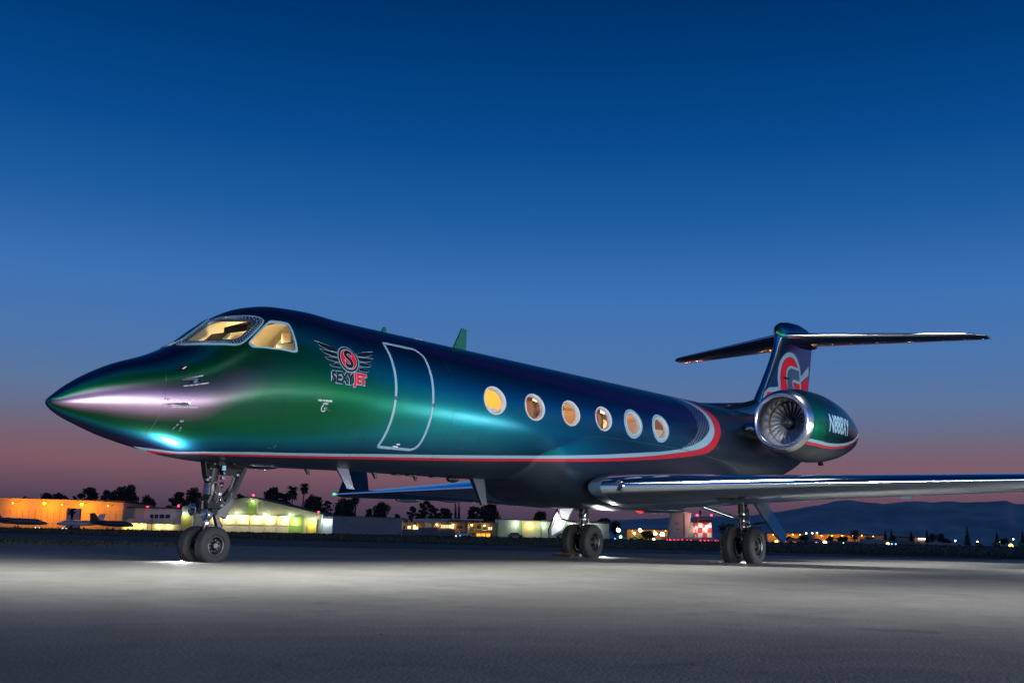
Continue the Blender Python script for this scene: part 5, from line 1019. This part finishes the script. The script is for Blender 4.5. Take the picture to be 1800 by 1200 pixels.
# hills
hp = [(-200, 940), (500, 938), (700, 930), (900, 925), (1000, 916), (1100, 912), (1250, 906), (1325, 904.7), (1387, 895), (1440, 886), (1469, 879), (1491, 877.5), (1512, 880), (1552, 884.5), (1576, 881.5), (1608, 879), (1640, 881.5), (1669, 879), (1699, 882), (1733, 880.5), (1771, 878.5), (1784, 884), (1800, 884.5), (1860, 880), (1950, 886), (2100, 895), (2400, 905)]
HD = 6500.0; pxs = np.arange(-200, 2400, 6.0); tops = np.interp(pxs, [p_[0] for p_ in hp], [p_[1] for p_ in hp]); V = []; nr = 10
hn = np.cumsum(rng.normal(0, .35, len(pxs))); hn -= np.convolve(hn, np.ones(15)/15, 'same')
for r_ in range(nr):
    t = r_/(nr-1)
    for i, (px, ty) in enumerate(zip(pxs, tops+hn)):
        u, z = P(px, ty, HD); D = HD-2600*(1-t); uu = u*D/HD; rough = math.sin(px*.11+r_*1.7)*12*t*(1-t)*4+math.sin(px*.037+r_*2.3)*18*t*(1-t)*3
        V.append((*wxy(uu, D), float(tz(uu, D))-3+(z-float(tz(uu, D)))*t**1.3+rough*.6))
nx = len(pxs); MT['hill'] = mat('hazed_scrub', (.60, .46, .42), 1, noise=.25, scale=.003)  # hill colour lightened to stand in for distant haze
tag(MB().add(V, [(i*nx+j, i*nx+j+1, (i+1)*nx+j+1, (i+1)*nx+j) for i in range(nr-1) for j in range(nx-1)]).build('hills', 'hill', smooth=True), kind='structure')

# trees
MT['leaf'] = mat('tree_foliage', (.040, .050, .026), .8, noise=.5, scale=.6); MT['bark'] = mat('tree_bark', (.06, .045, .035), .9, noise=.3, scale=2); MT['palm'] = mat('palm_frond', (.055, .055, .026), .7, noise=.3, scale=1); MT['leaf2'] = mat('shrub_foliage', (.05, .09, .02), .8, noise=.4, scale=.6)
def leaves(cl, n, size, r):
    V = []; F = []; tot = sum(c2[3]*c2[4] for c2 in cl)
    for cx, cy_, cz, rx, rz_ in cl:
        for _ in range(max(20, int(n*rx*rz_/tot))):
            d = np.array([r.gauss(0, 1) for _ in range(3)]); d /= np.linalg.norm(d); q = r.random()**.45; p_ = np.array([cx+d[0]*rx*q, cy_+d[1]*rx*q, cz+d[2]*rz_*q])
            a = np.array([r.gauss(0, 1) for _ in range(3)]); a /= np.linalg.norm(a); b = np.cross(a, [r.gauss(0, 1) for _ in range(3)]); b /= np.linalg.norm(b)+1e-9; s = size*(.5+r.random()); o = len(V)
            V += [tuple(p_-a*s), tuple(p_+b*s*.5), tuple(p_+a*s), tuple(p_-b*s*.5)]; F.append((o, o+1, o+2, o+3))
    return V, F
def tree(px, ty, wpx, D, label, kind='round', n=1500, base=None, m='leaf'):
    r = random.Random(int(px*7+ty)); u, zt = P(px, ty, D); b = float(tz(u, D)); H = (zt-b)*1.06; W = wpx/FPX*D/2*1.18
    nm = {'round': 'broadleaf_tree', 'pine': 'pine_tree', 'cone': 'cypress_tree', 'palm': 'palm_tree', 'shrub': 'shrub'}[kind]
    t = empty(nm, (*wxy(u, D), b), r.random()*6, label, 'tree' if kind != 'shrub' else 'shrub', 'trees beyond the airfield buildings')
    tk = MB(); lean = (r.gauss(0, .03)*H, r.gauss(0, .03)*H)
    if kind == 'palm':
        tk.tube([(0, 0, -.3), (lean[0]*.5, lean[1]*.5, H*.5), (*lean, H-W*.8)], [.3, .22, .2], 8).build('trunk', 'bark', t, smooth=True); fr = MB()
        for i in range(90):
            a = 2*PI*i/90*3.7; el_ = r.uniform(-1.45, 1.3); L = W*r.uniform(.85, 1.15); pts = []
            for s in np.linspace(0, 1, 6): pts.append((lean[0]+math.cos(a)*L*s*math.cos(el_*.8), lean[1]+math.sin(a)*L*s*math.cos(el_*.8), H-W*.8+L*s*math.sin(el_)-.35*L*s*s))
            wv = [(-math.sin(a)*q, math.cos(a)*q) for q in (.08, .32, .46, .46, .36, .08)]; V = []
            for (x, y, z), (wx_, wy_) in zip(pts, wv): V += [(x-wx_, y-wy_, z-.1), (x, y, z), (x+wx_, y+wy_, z-.1)]
            fr.add(V, [(k2*3+j, k2*3+j+1, k2*3+j+4, k2*3+j+3) for k2 in range(5) for j in range(2)])
        fr.build('crown', 'palm', t, fix=False); return
    if kind == 'cone':
        cl = [(lean[0]*q, lean[1]*q, H*(.08+.92*q)*.97, W*(1.05-q)*.95+.08, H*.09) for q in np.linspace(.02, 1, 9)]
        tk.tube([(0, 0, -.3), (0, 0, H*.9)], [.2, .05], 6).build('trunk', 'bark', t)
    elif kind == 'shrub':
        cl = [(r.uniform(-.5, .5)*W, r.uniform(-.5, .5)*W, H*r.uniform(.3, .7), W*.6, H*.35) for _ in range(5)]; tk.tube([(0, 0, -.2), (0, 0, H*.5)], [.12, .05], 6).build('trunk', 'bark', t)
    else:
        tk.tube([(0, 0, -.4), (lean[0]*.4, lean[1]*.4, H*.35), (*lean, H*.8)], [.03*H+.08, .022*H, .006*H], 8)
        cl = []; nb_ = 12 if kind == 'round' else 15
        for i in range(nb_):
            q = (i+.5)/nb_; a = i*2.4+r.random(); hz = H*(.38+.55*q); rr2 = W*math.sqrt(max(.05, 1-(2*q-.95)**2))*(.62 if kind == 'round' else .72)*r.uniform(.6, 1.1)
            x, y = math.cos(a)*rr2+lean[0]*q, math.sin(a)*rr2+lean[1]*q; cr = W*r.uniform(.36, .58) if kind == 'round' else W*r.uniform(.30, .46); cl.append((x, y, min(hz, H-cr*.75), cr, cr*(.85 if kind == 'round' else .55)))
            tk.tube([(lean[0]*q*.6, lean[1]*q*.6, hz*.62), (x*.6, y*.6, hz*.85), (x, y, hz)], [.012*H, .008*H, .003*H], 5)
        tk.build('trunk', 'bark', t)
    V, F = leaves(cl, n, max(.22, W*.11), r); MB().add(V, F).build('crown', m, t, fix=False)
TR = [(46, 873, 14, 'round', 'tiny tree top above the left part of the orange-lit hangar'), (82, 869, 30, 'round', 'low dark tree behind the left wall lamp of the orange-lit hangar'), (108, 870, 30, 'round', 'low dark tree between the two wall lamps of the orange-lit hangar'), (130, 871, 12, 'pine', 'slim tree top just right of the low trees over the hangar door'), (157, 858, 36, 'pine', 'open-crowned tree behind the right wall lamp of the orange-lit hangar'), (187, 862, 26, 'round', 'rounded tree above the right end of the orange-lit hangar'), (212, 857, 26, 'round', 'left of two tall dark trees behind the pale annexe'), (229, 855, 32, 'round', 'tallest dark tree behind the pale annexe'), (266, 873, 26, 'round', 'small tree above the annexe roof beside the red beacon'), (312, 866, 30, 'pine', 'tree above the right end of the annexe'), (343, 860, 30, 'round', 'tree behind the nose gear strut'), (368, 868, 24, 'round', 'tree right behind the nose gear door'),
      (422, 869, 22, 'round', 'low tree just over the ridge of the gabled hangar'), (480, 858, 38, 'pine', 'wide spreading pine right of the gabled hangar ridge'), (503, 868, 24, 'pine', 'smaller pine between the wide pine and the palms'), (516, 856, 22, 'palm', 'shaggy palm, broader of the pair over the gabled hangar'), (533, 852, 16, 'palm', 'tall slim palm, narrower of the pair over the gabled hangar'), (553, 873, 36, 'round', 'broad tree right of the two palms'), (577, 880, 18, 'pine', 'thin tree over the bright roller door'), (605, 879.5, 36, 'round', 'dense round tree at the left end of the grey shed'), (628, 872, 15, 'palm', 'lone palm with bare trunk over the grey shed'), (650, 894, 14, 'round', 'small tree beside the squarish tree over the grey shed'), (668, 885, 28, 'round', 'squarish dense tree over the grey shed'), (698, 904, 12, 'round', 'tiny tree at the right end of the grey shed'),
      (728, 890, 18, 'pine', 'open pine at the left end of the brown offices'), (746, 880, 26, 'pine', 'tallest pine over the brown offices'), (764, 892, 18, 'pine', 'thin pine right of the tallest one over the offices'), (782, 894, 28, 'pine', 'broad pine over the middle of the brown offices'), (803, 886, 7, 'cone', 'left one of the twin pointed conifers over the offices'), (808.5, 886.5, 7, 'cone', 'right one of the twin pointed conifers over the offices'), (835, 891, 30, 'pine', 'wide pine left of the big rounded tree over the offices'), (861, 883, 30, 'round', 'big tree above the joint of brown offices and pale hangar'), (950, 900, 24, 'round', 'low round tree over the pale hangar roof'), (1062, 912, 26, 'round', 'dark tree at the far end of the pale hangar'), (1082, 917, 18, 'round', 'dark low tree behind the largest flood light'), (1138, 934, 22, 'round', 'round dark tree before the low orange shed')]
for px, ty, w_, kd, lb in TR: tree(px, ty, w_, 395 if px < 1100 else 330, lb, kd, 2200)
TR2 = [(1278, 922, 30, 'round', 'dark tree mass behind the port main gear wheel'), (1384, 943, 18, 'shrub', 'dark shrub before the short orange shed'), (1412, 941, 20, 'round', 'dark tree between the two orange sheds'), (1459, 942, 16, 'shrub', 'dark shrub at the left of the long orange shed'), (1481, 942, 22, 'shrub', 'rounded shrub in the middle of the long orange shed'), (1502, 931.5, 17, 'round', 'dense round tree before the right end of the long orange shed'), (1528, 942, 16, 'shrub', 'shrub before the dim tan shed'), (1556, 932, 8, 'cone', 'pointed tree, smaller of two over the tan shed'), (1566, 931, 9, 'cone', 'pointed tree, larger of two over the tan shed'), (1570, 941, 10, 'round', 'small tree under the pointed pair'), (1602, 935, 10, 'cone', 'pointed tree left of the white sign band'), (1629, 933, 9, 'cone', 'pointed tree right of the white sign band'), (1638, 938, 14, 'round', 'dark bushy tree right of the white sign band'), (1653, 938, 12, 'round', 'smaller bushy tree left of the tall cypress'), (1665, 945, 16, 'shrub', 'low shrubs left of the tall cypress'), (1699.5, 927, 11, 'cone', 'tall dark cypress standing alone before the hills'), (1752, 936, 9, 'cone', 'pointed tree over the green-lit shrubs'), (1764, 946, 16, 'round', 'dark bushy tree beside the bright amber light'), (1797, 936, 9, 'cone', 'cypress at the far end of the row of lamps')]
for px, ty, w_, kd, lb in TR2: tree(px, ty, w_, 400, lb, kd, 700)
for px, ty, w_, lb in ((1722, 953, 12, 'green-lit low shrub under a street lamp'), (1752, 951, 14, 'round green-lit shrub near the bright amber light'), (1795, 952, 8, 'small green-lit shrub at the end of the wall'), (1120, 943, 26, 'green-lit shrub below the paired flood lights'), (1100, 946, 18, 'green-lit low shrub under the green lamp')):
    D_ = 372 if px > 1200 else 322; tree(px, ty, w_, D_, lb, 'shrub', 500, m='leaf2'); u, z = P(px, ty-2, D_); light('lamp_light', 'POINT', (*wxy(u, D_-2.5), z), 45 if px > 1200 else 120, (.75, 1, .35), shadow_soft_size=.2)
